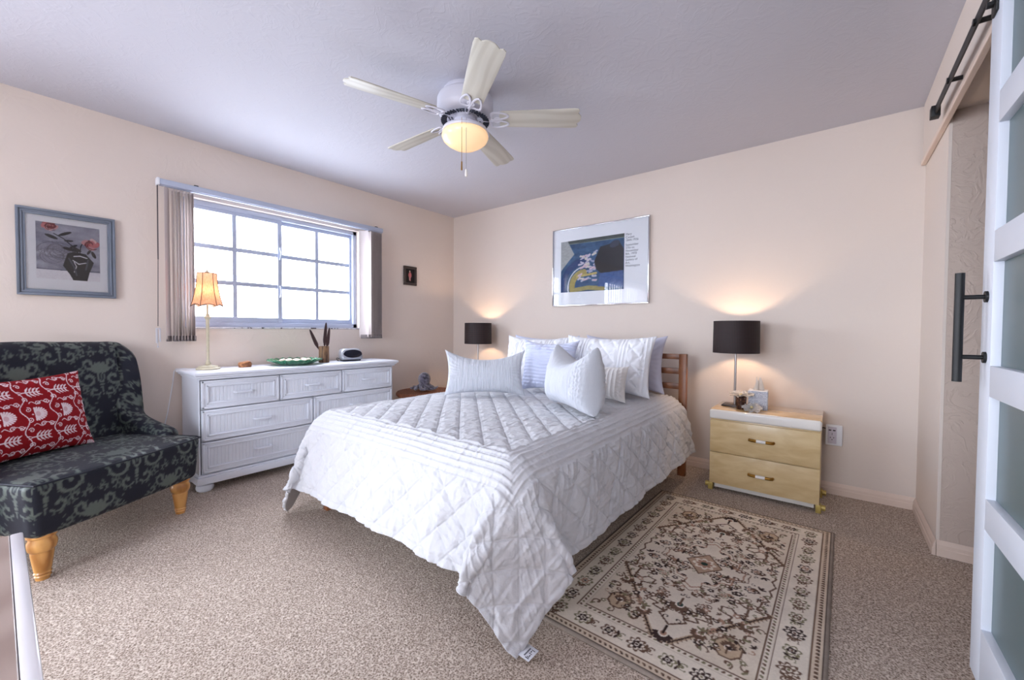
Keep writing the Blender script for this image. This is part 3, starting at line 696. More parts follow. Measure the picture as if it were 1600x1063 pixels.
# ------------------------------------------------------------------ rug
def build_rug():
    w_, l_ = 0.925, 1.53
    cv = Canvas(w_, l_, 0.0022, (230, 219, 204))
    BR, DK, OL, RU, TN, GN, CR = (112, 88, 74), (66, 52, 48), (132, 124, 98), (176, 140, 120), (196, 172, 146), (52, 72, 66), (236, 226, 212)
    rg = random.Random(5)
    cx, cy = w_/2, l_/2
    def four(fn):
        for sx in (1, -1):
            for sy in (1, -1): fn(lambda x: cx+sx*x, lambda y: cy+sy*y, sx, sy)
    def frame(e0, e1, c_, al=1.0):
        for a in ((e0, w_-e0, e0, e1), (e0, w_-e0, l_-e1, l_-e0), (e0, e1, e0, l_-e0), (w_-e1, w_-e0, e0, l_-e0)): cv.rect(*a, c_, al)
    frame(0, 0.012, (150, 138, 128)); frame(0.012, 0.016, DK)
    frame(0.016, 0.046, TN, 0.5)
    def rosette(x, y, r, k, rot=0.0):
        cs = [BR, OL, DK, RU]
        cv.flower(x, y, r, k, cs[rg.randrange(3)], rot, 0.4); cv.flower(x, y, r*0.74, k, CR, rot, 0.35); cv.flower(x, y, r*0.55, max(4, k-2), cs[rg.randrange(4)], rot+0.3, 0.4)
        cv.ell(x, y, r*0.24, r*0.24, CR); cv.ell(x, y, r*0.14, r*0.14, cs[rg.randrange(3)])
    def hook(x, y, s, a, c_, fl=1):
        p = spiral(x, y, s*0.15, s, a, a+fl*4.2, 14); cv.stroke(p, np.linspace(s*0.20, s*0.09, len(p)), c_)
        q = p[-1]; cv.ell(q[0], q[1], s*0.24, s*0.13, c_, a)
    def leaf(x, y, s, a, c_):
        cv.ell(x+math.cos(a)*s*0.5, y+math.sin(a)*s*0.5, s*0.55, s*0.2, c_, a)
    def palm(x, y, s, a, c_, c2):
        for k in range(-3, 4): leaf(x, y, s*(1-abs(k)*0.08), a+k*0.42, c_)
        cv.ell(x, y, s*0.42, s*0.36, CR, a); cv.ell(x, y, s*0.27, s*0.22, c2, a); cv.ell(x, y, s*0.1, s*0.1, CR)
        cv.stroke([(x, y), (x-math.cos(a)*s*0.9, y-math.sin(a)*s*0.9)], s*0.09, c_)
    # outer guard: small teeth
    def band_pts(e):
        out = []; W2, L2 = w_-2*e, l_-2*e
        return W2, L2
    def along(e, step, fn):
        ny = int((l_-2*e)/step); nx = int((w_-2*e)/step)
        for i in range(ny+1):
            y = e+(l_-2*e)*i/ny; fn(e, y, PI/2, i); fn(w_-e, y, PI/2, i)
        for i in range(1, nx):
            x = e+(w_-2*e)*i/nx; fn(x, e, 0, i); fn(x, l_-e, 0, i)
    along(0.031, 0.0195, lambda x, y, a, i: (cv.ell(x, y, 0.0075, 0.004, BR, a+0.7), cv.ell(x+0.004, y+0.004, 0.003, 0.003, DK)))
    frame(0.046, 0.0495, BR); 
    along(0.098, 0.098, lambda x, y, a, i: rosette(x, y, 0.036 if i % 2 else 0.030, 8 if i % 2 else 6, 0.2))
    def vine(x, y, a, i):
        for s in (1, -1):
            hook(x+math.cos(a)*0.046, y+math.sin(a)*0.046+0.0*s, 0.017, a+s*1.2, BR if i % 2 else OL, s)
            leaf(x+math.cos(a)*0.036, y+math.sin(a)*0.036, 0.022, a+s*1.9, DK if (i+s) % 2 else BR)
    along(0.098, 0.098, vine)
    frame(0.146, 0.149, BR); along(0.160, 0.0195, lambda x, y, a, i: (cv.ell(x, y, 0.007, 0.0045, OL if i % 2 else BR, a-0.7)))
    frame(0.171, 0.1745, BR)
    e = 0.1745; hx, hy = cx-e, cy-e   # half field
    # spandrels
    sx0, sy0 = hx, hy
    def span(fx, fy, sx, sy):
        p0 = (fx(sx0), fy(sy0*0.36)); p1 = (fx(sx0*0.10), fy(sy0)); 
        cv.poly([p0, (fx(sx0), fy(sy0)), p1], (222, 209, 192))
        cv.stroke([p0, p1], 0.009, TN); cv.stroke([p0, p1], 0.0035, DK)
        for t in np.linspace(0.03, 0.97, 24):
            x = p0[0]+(p1[0]-p0[0])*t; y = p0[1]+(p1[1]-p0[1])*t; cv.stroke([(x, y), (x+sx*0.009, y+sy*0.009)], 0.0022, BR)
    four(span)
    rs = rg.getstate()
    for sx in (1, -1):
        for sy in (1, -1):
            rg.setstate(rs)
            fx = lambda x: cx+sx*x; fy = lambda y: cy+sy*y
            hxg = [(0.205, 0.50), (0.235, 0.42), (0.255, 0.50)]
            bx, by = fx(0.195), fy(0.485); 
            oc = [(bx+0.045*math.cos(k*PI/4+PI/8), by+0.055*math.sin(k*PI/4+PI/8)) for k in range(8)]
            cv.poly(oc, TN); cv.stroke(oc+[oc[0]], 0.003, BR); palm(bx, by, 0.036, -sy*PI/2, BR, RU)
            for (x, y, s, a) in ((0.245, 0.40, 0.026, 1.2), (0.12, 0.545, 0.026, 2.2), (0.26, 0.55, 0.022, 0.3), (0.205, 0.56, 0.02, 3.0), (0.265, 0.33, 0.018, 2.0), (0.15, 0.47, 0.018, 1.0)):
                hook(fx(x), fy(y), s, a, BR, sx*sy); leaf(fx(x+0.006), fy(y+0.01), s, a+2, OL)
            # stepped outline of the medallion, a quarter at a time
            q = [(0.0, 0.50), (0.05, 0.455), (0.035, 0.44), (0.085, 0.425), (0.07, 0.405), (0.125, 0.395), (0.11, 0.37), (0.165, 0.355), (0.175, 0.31), (0.135, 0.30), (0.13, 0.265), (0.165, 0.26), (0.185, 0.285), (0.215, 0.27),
                 (0.215, 0.225), (0.18, 0.205), (0.205, 0.18), (0.245, 0.185), (0.25, 0.14), (0.27, 0.12), (0.25, 0.095), (0.275, 0.075), (0.262, 0.04), (0.28, 0.0)]
            cv.stroke([(fx(a_), fy(b_)) for a_, b_ in q], 0.0036, BR)
            q2 = [(0.0, 0.22), (0.035, 0.19), (0.03, 0.16), (0.075, 0.15), (0.09, 0.11), (0.13, 0.10), (0.13, 0.05), (0.165, 0.03), (0.16, 0.0)]
            cv.stroke([(fx(a_), fy(b_)) for a_, b_ in q2], 0.0030, RU)
            cv.stroke([(fx(a_*1.12), fy(b_*1.12)) for a_, b_ in q2], 0.0016, BR)
            for (x, y, s, k) in ((0.075, 0.33, 0.030, 8), (0.20, 0.08, 0.026, 7), (0.07, 0.08, 0.030, 6), (0.12, 0.19, 0.024, 8), (0.03, 0.40, 0.02, 6)): rosette(fx(x), fy(y), s, k, 0.1)
            for (x, y, s, a) in ((0.235, 0.33, 0.042, 2.3), (0.105, 0.47, 0.042, 2.0), (0.262, 0.22, 0.03, 0.0)): palm(fx(x), fy(y), s, math.atan2(sy*math.sin(a), sx*math.cos(a)), BR, OL)
            for k in range(150):
                x = rg.uniform(0.01, 0.275); y = rg.uniform(0.02, 0.53)
                s = rg.uniform(0.009, 0.019)*(1.0 if x/0.29+y/0.75 < 1.12 else 0.8); a = rg.uniform(0, 6.28); c_ = rg.choice([BR, OL, BR, DK, RU, BR, DK])
                if k % 3 == 0: hook(fx(x), fy(y), s, math.atan2(sy*math.sin(a), sx*math.cos(a)), c_, sx*sy)
                elif k % 3 == 1:
                    for j in range(3): leaf(fx(x), fy(y), s*1.3, math.atan2(sy*math.sin(a+j*0.9), sx*math.cos(a+j*0.9)), c_)
                else: cv.flower(fx(x), fy(y), s*0.9, 5, c_, a); cv.ell(fx(x), fy(y), s*0.35, s*0.35, CR)
    for sy in (1, -1):
        palm(cx, cy+sy*0.36, 0.05, sy*PI/2, BR, GN); palm(cx, cy+sy*0.555, 0.05, sy*PI/2, DK, RU)
    dm = [(cx+0.075, cy), (cx, cy+0.095), (cx-0.075, cy), (cx, cy-0.095)]; cv.poly(dm, (188, 160, 138)); cv.stroke(dm+[dm[0]], 0.003, BR); cv.flower(cx, cy, 0.05, 8, CR, 0.2); cv.flower(cx, cy, 0.036, 8, RU, 0.2); cv.ell(cx, cy, 0.014, 0.014, GN)
    cv.noise(12, 0.004, 1); cv.noise(16, 0.05, 2); cv.blur(1)
    nx, ny = 330, 546
    u, v = np.meshgrid(np.linspace(0, 1, nx), np.linspace(0, 1, ny))
    x0, y0 = 2.748, -0.683; X = x0+u*w_; Y = y0-v*l_
    Z = 0.0105+0.0007*vnoise(u*120, v*200, 61)+0.0008*vnoise(u*8, v*12, 62)
    ed = np.minimum(np.minimum(u, 1-u)*w_, np.minimum(v, 1-v)*l_); Z -= np.clip(0.006-ed, 0, 1)*0.8
    top = np.stack([X, Y, Z], -1); bot = np.stack([X, Y, Z*0+0.001], -1)
    me = close_sheet('area_rug', top, bot); rgb = cv.sample(u.reshape(-1)*w_*0.9999, v.reshape(-1)*l_*0.9999)
    paint(me, np.concatenate([rgb, rgb*0+np.array([140, 128, 120])]))
    o = link('area_rug', me, painted('woven_rug', 0.95, 0.5, 500.0, spec=0.1)); tag(o, 'cream and brown oriental patterned rug on the carpet beside the bed', 'rug')
    Mr = Matrix.Translation((x0, y0, 0)) @ Matrix.Rotation(math.radians(-0.8), 4, 'Z') @ Matrix.Translation((-x0, -y0, 0)); me.transform(Mr)
build_rug()

# ------------------------------------------------------------------ armchair
def damask():
    w_, h_ = 0.36, 0.46
    cv = Canvas(w_, h_, 0.0018, (10, 15, 32)); G = (88, 98, 92); G2 = (70, 80, 76); NV = (10, 15, 32)
    def motif(ox, oy, sc=1.0):
        S = lambda pts: [(ox+x*sc, oy+y*sc) for x, y in pts]
        for sx in (1, -1):
            f = lambda pts: [(ox+sx*x*sc, oy+y*sc) for x, y in pts]
            for (cx_, cy_, r0, r1, a0, a1, t0, t1) in ((0.075, -0.03, 0.012, 0.055, 0.5, 6.6, 0.010, 0.006), (0.06, 0.075, 0.008, 0.040, 3.6, -2.0, 0.009, 0.005), (0.118, 0.03, 0.006, 0.026, 1.0, 6.0, 0.007, 0.004),
                                                      (0.045, -0.115, 0.006, 0.034, 2.6, -2.6, 0.008, 0.004), (0.105, -0.10, 0.005, 0.022, 0.0, 5.0, 0.006, 0.003), (0.03, 0.145, 0.005, 0.024, 4.0, -1.0, 0.006, 0.003)):
                p = spiral(cx_, cy_, r0, r1, a0, a1, 26); cv.stroke(f(p), np.linspace(t0, t1, 26)*sc, G)
                for k in range(6, 26, 4):
                    x, y = p[k]; a = math.atan2(y-cy_, x-cx_); cv.ell(ox+sx*(x+math.cos(a)*0.008)*sc, oy+(y+math.sin(a)*0.008)*sc, 0.010*sc, 0.0045*sc, G2, math.atan2(math.sin(a), sx*math.cos(a)))
            for k in range(9):
                a = -1.2+k*0.32; cv.ell(ox+sx*(0.135+0.02*math.sin(k*2.1))*sc, oy+(a*0.085)*sc, 0.009*sc, 0.005*sc, G2, a)
        for k in range(-3, 4):
            a = PI/2+k*0.36; cv.ell(ox+math.cos(a)*0.042*sc, oy+(0.005+math.sin(a)*0.048)*sc, 0.034*sc, 0.0125*sc, G, a)
        cv.ell(ox, oy-0.02*sc, 0.022*sc, 0.042*sc, G); cv.ell(ox, oy-0.02*sc, 0.012*sc, 0.028*sc, NV); cv.ell(ox, oy-0.02*sc, 0.005*sc, 0.018*sc, G2)
        for k in range(5): cv.ell(ox, oy+(-0.075-k*0.016)*sc, (0.011-k*0.0015)*sc, 0.007*sc, G)
    for i in (-1, 0, 1):
        for j in (-1, 0, 1):
            motif(w_*0.5+i*w_, h_*0.30+j*h_, 1.0); motif(0.0+i*w_, h_*0.80+j*h_, 0.85)
    cv.noise(7, 0.0036, 3); cv.blur(1)
    return cv
DM = damask()
CO = np.array([.815, -3.085, 0.0]); CR_ = np.array([-.515, .857, 0]); CF = np.array([.857, .515, 0])
MC = Matrix(((CR_[0], -CF[0], 0, CO[0]), (CR_[1], -CF[1], 0, CO[1]), (0, 0, 1, 0), (0, 0, 0, 1)))  # local x = viewer's right, local y = towards the back
def glossy_threads(m):
    nt_ = m.node_tree; at = [n_ for n_ in nt_.nodes if n_.type == 'ATTRIBUTE'][0]; bs = [n_ for n_ in nt_.nodes if n_.type == 'BSDF_PRINCIPLED'][0]
    mr = nt_.nodes.new('ShaderNodeMapRange'); mr.inputs[1].default_value = 0.01; mr.inputs[2].default_value = 0.09; mr.inputs[3].default_value = 0.75; mr.inputs[4].default_value = 0.36
    nt_.links.new(at.outputs['Fac'], mr.inputs[0]); nt_.links.new(mr.outputs[0], bs.inputs['Roughness']); return m
def paint_damask(me, off=(0, 0)):
    c_ = coords(me); n_ = np.abs(normals(me))
    ax = np.argmax(n_, 1)
    x = np.where(ax == 0, c_[:, 1], c_[:, 0]); y = np.where(ax == 2, c_[:, 1], c_[:, 2])
    paint(me, DM.sample(x+5*DM.w+off[0], y+5*DM.h+off[1], True))
M_dam = glossy_threads(painted('damask_upholstery', 0.6, 0.25, 500.0, sheen=0.05, spec=0.45))
ch = thing('armchair', 'dark navy damask armchair with turned honey-wood legs by the left wall', 'armchair', tuple(CO))
def damask_obj(name, me, label=None, off=(0, 0)):
    paint_damask(me, off); me.transform(MC); return link(name, me, M_dam, ch, label)
def bm2me(bm, name):
    bm.normal_update(); me = bpy.data.meshes.new(name); bm.to_mesh(me); bm.free(); me.shade_smooth(); return me
bm = rbox((0.80, 0.62, 0.245), 0.035, 0.006)
for v in bm.verts:
    x, y, z = v.co; k = (z+0.1225)/0.245
    if z > 0.03: v.co.z += 0.022*(1-(x/0.4)**2)*(1-(y/0.31)**2)*min(1, (z-0.03)/0.09)
    v.co.x = x*(0.955+0.055*k); 
    if y < 0: v.co.y = y*(0.97+0.04*k)-0.018*(1-(x/0.4)**2)
bm.transform(Matrix.Translation((0, 0.245, 0.318)))
damask_obj('seat', bm2me(bm, 'seat'), off=(0.17, 0.16))
pts = [(0.405*math.cos(t)*(1 if True else 1), 0, 0) for t in (0,)]
pp = [(-0.396, 0.20, 0.436), (-0.396, -0.03, 0.436)]+[(-0.390+0.78*k/20, -0.070-0.018*(1-((k-10)/10)**2), 0.432) for k in range(21)]+[(0.396, -0.03, 0.436), (0.396, 0.20, 0.436)]
bm = B(); tube(bm, pp, 0.0045, 6); M_navy = plain('navy_piping', (20, 25, 40), 0.6); obj('piping', bm, M_navy, ch, M=MC)
# back and arms: one upholstered shell
ctrl = [(-.400, .12, .475), (-.403, .18, .490), (-.408, .27, .515), (-.412, .36, .550), (-.418, .415, .590), (-.424, .445, .68), (-.436, .462, .88), (-.446, .480, .985), (-.430, .505, 1.0), (-.36, .518, 1.002), (-.22, .527, 1.005), (-.1, .532, 1.010), (0, .533, 1.012)]
ctrl = ctrl+[(-a, b, c_) for a, b, c_ in ctrl[-2::-1]]
ca = np.array(ctrl)
def resample(A, n_):
    d = np.r_[0, np.cumsum(np.linalg.norm(np.diff(A, axis=0), axis=1))]; t = np.linspace(0, d[-1], n_)
    return np.stack([np.interp(t, d, A[:, k]) for k in range(A.shape[1])], 1), t
ca = cubic_up(ca[:, None, :], 8)[:, 0, :]
path, tt = resample(ca, 300)
for _ in range(1): path[1:-1] = (path[:-2]+2*path[1:-1]+path[2:])/4
d = np.gradient(path[:, :2], axis=0); d /= np.linalg.norm(d, axis=1, keepdims=True); nrm = np.stack([-d[:, 1], d[:, 0]], 1)   # points to the outside/left of travel
S = tt/tt[-1]; endw = np.clip(np.minimum(S, 1-S)/0.022, 0, 1); endw = np.sqrt(1-(1-endw)**2)
TH = np.interp(path[:, 2], [0.5, 0.6, 0.95], [0.050, 0.058, 0.062])*endw+0.004
rows = []
m1, m2 = 90, 26; zb = 0.215
for k in range(m1): rows.append((1.0, k/(m1-1), None))
for k in range(1, m2): rows.append((math.cos(PI*k/m2), 1.0, math.sin(PI*k/m2)))
for k in range(m1): rows.append((-1.0, 1-k/(m1-1), None))
P = np.zeros((len(rows), len(path), 3))
for i, (sd, fz, cap) in enumerate(rows):
    hz = path[:, 2]*(0.93+0.07*endw)-TH
    z_ = zb+(hz-zb)*fz
    if cap is not None: z_ = hz+cap*TH
    backw = np.clip((path[:, 1]-0.40)/0.08, 0, 1)
    lean = 0.085*np.clip((z_-0.45)/0.55, 0, 1)*backw
    bulge = 0.012*np.sin(PI*np.clip((z_-0.45)/0.5, 0, 1))*backw*(sd < 0)
    off = sd*TH
    P[i, :, 0] = path[:, 0]-nrm[:, 0]*off*-1*-1
    P[i, :, 1] = path[:, 1]-nrm[:, 1]*off*-1*-1+lean-bulge*np.cos(path[:, 0]*7)**2
    P[i, :, 2] = z_
# two soft vertical pleats in the back
for xc in (0.13, -0.13):
    g = np.exp(-((P[..., 0]-xc)/0.012)**2)*(P[..., 2] > 0.5)*(P[..., 1] > 0.40); P[..., 1] += 0.010*g*(np.array([r[0] for r in rows])[:, None] < 0.5)*np.where(np.arange(len(rows))[:, None] > m1, 1, 0)
me = grid_mesh('back_and_arms', P)
if True:
    tmp = B(); tmp.from_mesh(me); bmesh.ops.holes_fill(tmp, edges=[e for e in tmp.edges if e.is_boundary], sides=0); bmesh.ops.recalc_face_normals(tmp, faces=tmp.faces[:]); me2 = bm2me(tmp, 'back_and_arms')
damask_obj('backrest', me2, off=(0.05, 0.02))
for (a, b) in ((-.32, 0.0), (.32, 0.0), (-.33, .47), (.33, .47)):
    bm = B(); lathe(bm, [(0.0, 0.0), (0.022, 0.0), (0.024, 0.012), (0.027, 0.016), (0.024, 0.022), (0.029, 0.03), (0.026, 0.036), (0.028, 0.045), (0.037, 0.115), (0.036, 0.125), (0.043, 0.133), (0.047, 0.150), (0.047, 0.165), (0.041, 0.180), (0.041, 0.186), (0.047, 0.19), (0.047, 0.206), (0, 0.206)], (a, b, 0), 28)
    obj('leg', bm, M_leg, ch, M=MC)
# red patterned cushion
def red_tile():
    w_, h_ = 0.112, 0.216
    cv = Canvas(w_, h_, 0.0011, (138, 16, 26)); WH = (226, 208, 214); PK = (196, 140, 150)
    for i in (-1, 0, 1):
        for j in (-1, 0, 1):
            ox, oy = i*w_, j*h_
            y = oy+0.054
            for k in range(-6, 7):
                a = k*0.27; L = 0.036*(1-0.03*abs(k)); cv.stroke([(ox+0.046, y), (ox+0.046+math.cos(a)*L*1.15, y+math.sin(a)*L)], [0.0014, 0.0040], WH)
            cv.ell(ox+0.056, y, 0.009, 0.012, PK, al=0.6); cv.ell(ox+0.036, y, 0.004, 0.003, WH)
            y = oy+0.162
            cv.stroke([(ox+0.02, y), (ox+0.088, y)], [0.0028, 0.0022], WH)
            for sy in (1, -1):
                for k in range(4):
                    x = ox+0.034+k*0.014; cv.stroke([(x, y), (x+0.007, y+sy*0.013), (x+0.017, y+sy*(0.024-k*0.002))], [0.0024, 0.0038, 0.0016], WH)
            cv.stroke([(ox+0.005, y+0.008), (ox+0.018, y+0.002), (ox+0.024, y)], 0.0018, WH); cv.stroke([(ox+0.005, y-0.008), (ox+0.018, y-0.002), (ox+0.024, y)], 0.0018, WH)
            for (cx_, cy_, a0, s) in ((0.022, 0.078, 0.0, 1), (0.022, 0.030, 0.0, -1), (0.066, 0.106, 2.0, 1), (0.066, 0.002, 2.0, -1), (0.018, 0.128, 1.0, -1), (0.018, 0.196, 1.0, 1), (0.096, 0.110, 0.5, -1), (0.096, 0.212, 0.5, 1)):
                cv.stroke(spiral(ox+cx_, oy+cy_, 0.002, 0.0115, a0, a0+s*8.0, 26), 0.0019, WH)
            xs = np.linspace(0, 1, 40); cv.stroke(np.c_[ox+0.006+0.012*np.sin(xs*4*PI), oy+xs*h_], 0.0021, WH)
            cv.stroke(np.c_[ox+0.03+xs*0.08, oy+0.108+0.007*np.sin(xs*4*PI)], 0.0018, WH); cv.stroke(np.c_[ox+0.03+xs*0.08, oy+0.0+0.007*np.sin(xs*4*PI)], 0.0018, WH)
    cv.noise(8, 0.002, 4); cv.blur(1); return cv
RT = red_tile()
pl = pillow('throw_cushion', 0.56, 0.405, 0.15, (0, 0, 0), 0, 0.0, painted('printed_cotton', 0.85, 0.2, 400.0, spec=0.2), 'red and white palmette print cushion leaning on the dark armchair', seed=11, n_=(420, 300), ears=0.02)
me = pl.data; c_ = coords(me); paint(me, RT.sample(c_[:, 0]+5*RT.w+0.03, c_[:, 2]+5*RT.h+0.06, True))
me.transform(MC @ Matrix.Translation((-0.155, 0.315, 0.452)) @ Matrix.Rotation(-0.22, 4, 'X') @ Matrix.Rotation(-0.02, 4, 'Y')); me.update()

# ------------------------------------------------------------------ dresser
ds = thing('dresser', 'long white dresser with seven beadboard drawers below the window', 'dresser', (0.22, -1.91, 0))
DY0, DY1 = -2.652, -1.165
bm = B(); box(bm, 0.02, 0.30, DY0, DY1, 0.065, 0.755, 0.003); box(bm, 0.0195, 0.396, DY0-0.002, DY0+0.006, 0.0645, 0.7475); box(bm, 0.0195, 0.396, DY1-0.006, DY1+0.002, 0.0645, 0.7475); box(bm, 0.25, 0.3955, DY0+0.001, DY1-0.001, 0.7455, 0.7545); box(bm, 0.25, 0.3955, DY0+0.001, DY1-0.001, 0.066, 0.119); obj('carcass', bm, M_dresser, ds)
bm = B(); box(bm, 0.012, 0.455, DY0-0.035, DY1+0.035, 0.775, 0.798, 0.008, 3); box(bm, 0.015, 0.440, DY0-0.022, DY1+0.022, 0.762, 0.7752, 0.004); box(bm, 0.016, 0.425, DY0-0.010, DY1+0.010, 0.748, 0.7622, 0.003); obj('top', bm, M_dresser, ds)
bm = B(); box(bm, 0.015, 0.430, DY0-0.022, DY1+0.022, 0.058, 0.105, 0.004); box(bm, 0.016, 0.418, DY0-0.012, DY1+0.012, 0.105, 0.118, 0.004); obj('plinth', bm, M_dresser, ds)
for x0 in (0.07, 0.365):
    for y0 in (DY0+0.035, DY1-0.035):
        bm = B(); lathe(bm, [(0, 0), (0.034, 0.0), (0.046, 0.010), (0.051, 0.026), (0.047, 0.044), (0.034, 0.054), (0.034, 0.060), (0, 0.060)], (x0, y0, 0), 26); obj('bun_foot', bm, M_dresser, ds)
def drawer(y0, y1, z0, z1):
    bm = B(); F = 0.397; D_ = 0.414
    fr = 0.045
    # stepped frame
    for a in ((y0, y1, z0, z0+fr), (y0, y1, z1-fr, z1), (y0, y0+fr, z0+fr, z1-fr), (y1-fr, y1, z0+fr, z1-fr)): box(bm, F, D_-0.004, *a, 0.0015)
    for i_, (e, dd, t_) in enumerate(((0.004, 0.0, 0.012), (0.019, 0.003, 0.008), (0.031, 0.0, 0.010))):
        for a in ((y0+e, y1-e, z0+e, z0+e+t_), (y0+e, y1-e, z1-e-t_, z1-e), (y0+e, y0+e+t_, z0+e, z1-e), (y1-e-t_, y1-e, z0+e, z1-e)): box(bm, D_-0.006, D_-dd, *a, 0.002)
    # beadboard panel
    w0 = y0+fr; n_ = max(1, int(round((y1-y0-2*fr)/0.021))); st_ = (y1-y0-2*fr)/n_
    for k in range(n_): box(bm, F, F+0.008, w0+k*st_+0.0012, w0+(k+1)*st_-0.0012, z0+fr, z1-fr, 0.0018, 1)
    box(bm, F, F+0.0055, y0+fr, y1-fr, z0+fr, z1-fr)
    o = obj('drawer', bm, M_dresser, ds)
    yc, zc = (y0+y1)/2, (z0+z1)/2
    bm = B(); L = 0.052
    tube(bm, [(D_-0.010, yc-L, zc), (D_+0.012, yc-L*0.97, zc), (D_+0.022, yc-L*0.85, zc), (D_+0.024, yc, zc+0.001), (D_+0.022, yc+L*0.85, zc), (D_+0.012, yc+L*0.97, zc), (D_-0.010, yc+L, zc)], [0.008, 0.008, 0.008, 0.0095, 0.008, 0.008, 0.008], 10)
    obj('handle', bm, M_dresser, o)
yw = (DY1-DY0-0.02)
for y0, y1 in ((DY0+0.010, -2.161), (-2.155, -1.671), (-1.665, DY1-0.010)): drawer(y0, y1, 0.552, 0.741)
for z0, z1 in ((0.338, 0.546), (0.124, 0.332)):
    drawer(DY0+0.010, -1.913, z0, z1); drawer(-1.907, DY1-0.010, z0, z1)
DT = 0.7985
# buffet lamp
lp = thing('buffet_lamp', 'slim cream buffet lamp with glowing scalloped shade on the dresser', 'lamp', (0.20, -2.545, DT))
lx, ly = 0.20, -2.545
M_cream_metal = plain('cream_distressed_metal', (196, 186, 160), 0.5, var=0.08, vs=60)
bm = B(); lathe(bm, [(0, 0), (0.070, 0.0), (0.071, 0.010), (0.060, 0.015), (0.056, 0.022), (0.030, 0.027), (0.018, 0.032), (0, 0.033)], (lx, ly, DT), 40); obj('base', bm, M_cream_metal, lp)
bm = B(); lathe(bm, [(0, 0.030), (0.014, 0.032), (0.016, 0.045), (0.009, 0.060), (0.0085, 0.09), (0.0105, 0.34), (0.011, 0.352), (0.019, 0.362), (0.020, 0.368), (0.011, 0.376), (0.012, 0.384), (0.0065, 0.392), (0.0065, 0.45), (0, 0.45)], (lx, ly, DT), 24); obj('stem', bm, M_cream_metal, lp)
def bell_shade(th, nr=30):
    z0, z1 = 1.240, 1.472; n_ = 6*10; P = np.zeros((nr, n_, 3))
    for i in range(nr):
        t = i/(nr-1); r = 0.056+(0.092-0.056)*((1-t)**1.9)
        for k in range(n_):
            a = 2*PI*k/n_+0.35; f = (k % 10)/10.0; hexr = math.cos(PI/6)/math.cos((f-0.5)*PI/3)
            zz = z0+(z1-z0)*t+(0.014*math.sin(PI*f)*(1-t)**3)
            P[i, k] = (lx+(r-th)*hexr*math.cos(a), ly+(r-th)*hexr*math.sin(a), zz)
    return P
n = N('lit_shade_fabric'); n.set(Base_Color=col(214, 186, 156), Roughness=0.9)
tl = n.n('BsdfTranslucent'); tl.inputs[0].default_value = col(236, 176, 112); ms = n.n('MixShader', i_0=0.55); n.l(n.b.outputs[0], ms.inputs[1]); n.l(tl.outputs[0], ms.inputs[2]); n.l(ms.outputs[0], n.out.inputs[0])
z = n.n('TexNoise', i_Scale=160.0, i_Detail=4.0); n.l(n.coord((1, 1, 0.3)), z.inputs['Vector']); n.l(n.ramp(z.outputs[0], [(0.35, col(206, 140, 104)), (0.65, col(236, 184, 150))]), tl.inputs[0]); M_shade = n.m
me = grid_mesh('shade', bell_shade(0.0), closed_u=True); sh = link('lamp_shade', me, M_shade, lp)
M_braid = plain('brown_braid', (98, 74, 60), 0.8)
PS = bell_shade(-0.001)
for k in range(0, 60, 10):
    bm = B(); tube(bm, [tuple(p) for p in PS[:, k]], 0.0022, 6); obj('trim_rib', bm, M_braid, sh)
for row_ in (PS[0], PS[-1]):
    bm = B(); tube(bm, [tuple(p) for p in row_], 0.0028, 6, closed=True); obj('trim_band', bm, M_braid, sh)
bm = B(); lathe(bm, [(0, 1.44), (0.004, 1.44), (0.004, 1.472), (0.012, 1.476), (0.013, 1.482), (0.006, 1.487), (0.008, 1.492), (0, 1.498)], (lx, ly, 0), 18)
for k in range(3):
    a = k*2*PI/3; cyl(bm, (lx, ly, 1.466), (lx+0.056*math.cos(a), ly+0.056*math.sin(a), 1.470), 0.0012, seg=6)
obj('finial', bm, M_cream_metal, lp)
bm = B(); tube(bm, [(0.15, -2.60, DT+0.004), (0.07, -2.645, DT+0.004), (0.035, -2.688, DT+0.003), (0.026, -2.697, 0.785), (0.022, -2.705, 0.70), (0.022, -2.735, 0.50), (0.022, -2.765, 0.35), (0.02, -2.78, 0.28)], 0.0028, 6); obj('power_cord', bm, M_white, lp, 'thin white cord')
def bulb(name, loc, watts, rgb, r=0.03, parent=None):
    l = bpy.data.lights.new(name, 'POINT'); l.energy = watts; l.color = rgb; l.shadow_soft_size = r
    o = bpy.data.objects.new(name, l); COL.objects.link(o); o.location = loc
    return o
WARM = (1.0, 0.68, 0.42)
bulb('buffet_lamp_bulb', (lx, ly, 1.345), 0.30, WARM, 0.022)

# carved figurine
M_carv = wood('carved_wood', (120, 72, 40), (184, 124, 76), (1, 1, 1), 0.5, 20.0)
bm = rbox((0.062, 0.085, 0.040), 0.019, 0.004)
for v in bm.verts:
    x, y, z = v.co
    v.co.z = z*(1+0.35*math.exp(-((y-0.018)/0.022)**2))+0.003*noise.noise(Vector((x, y, z))*60); v.co.x *= 1-0.3*max(0, -y)/0.04
    if z < -0.012: v.co.z = -0.020
bm.transform(Matrix.Translation((0.19, -2.315, DT+0.0201)))
tag(obj('figurine', bm, M_carv), 'small brown carved figurine on the dresser beside the buffet lamp', 'figurine')

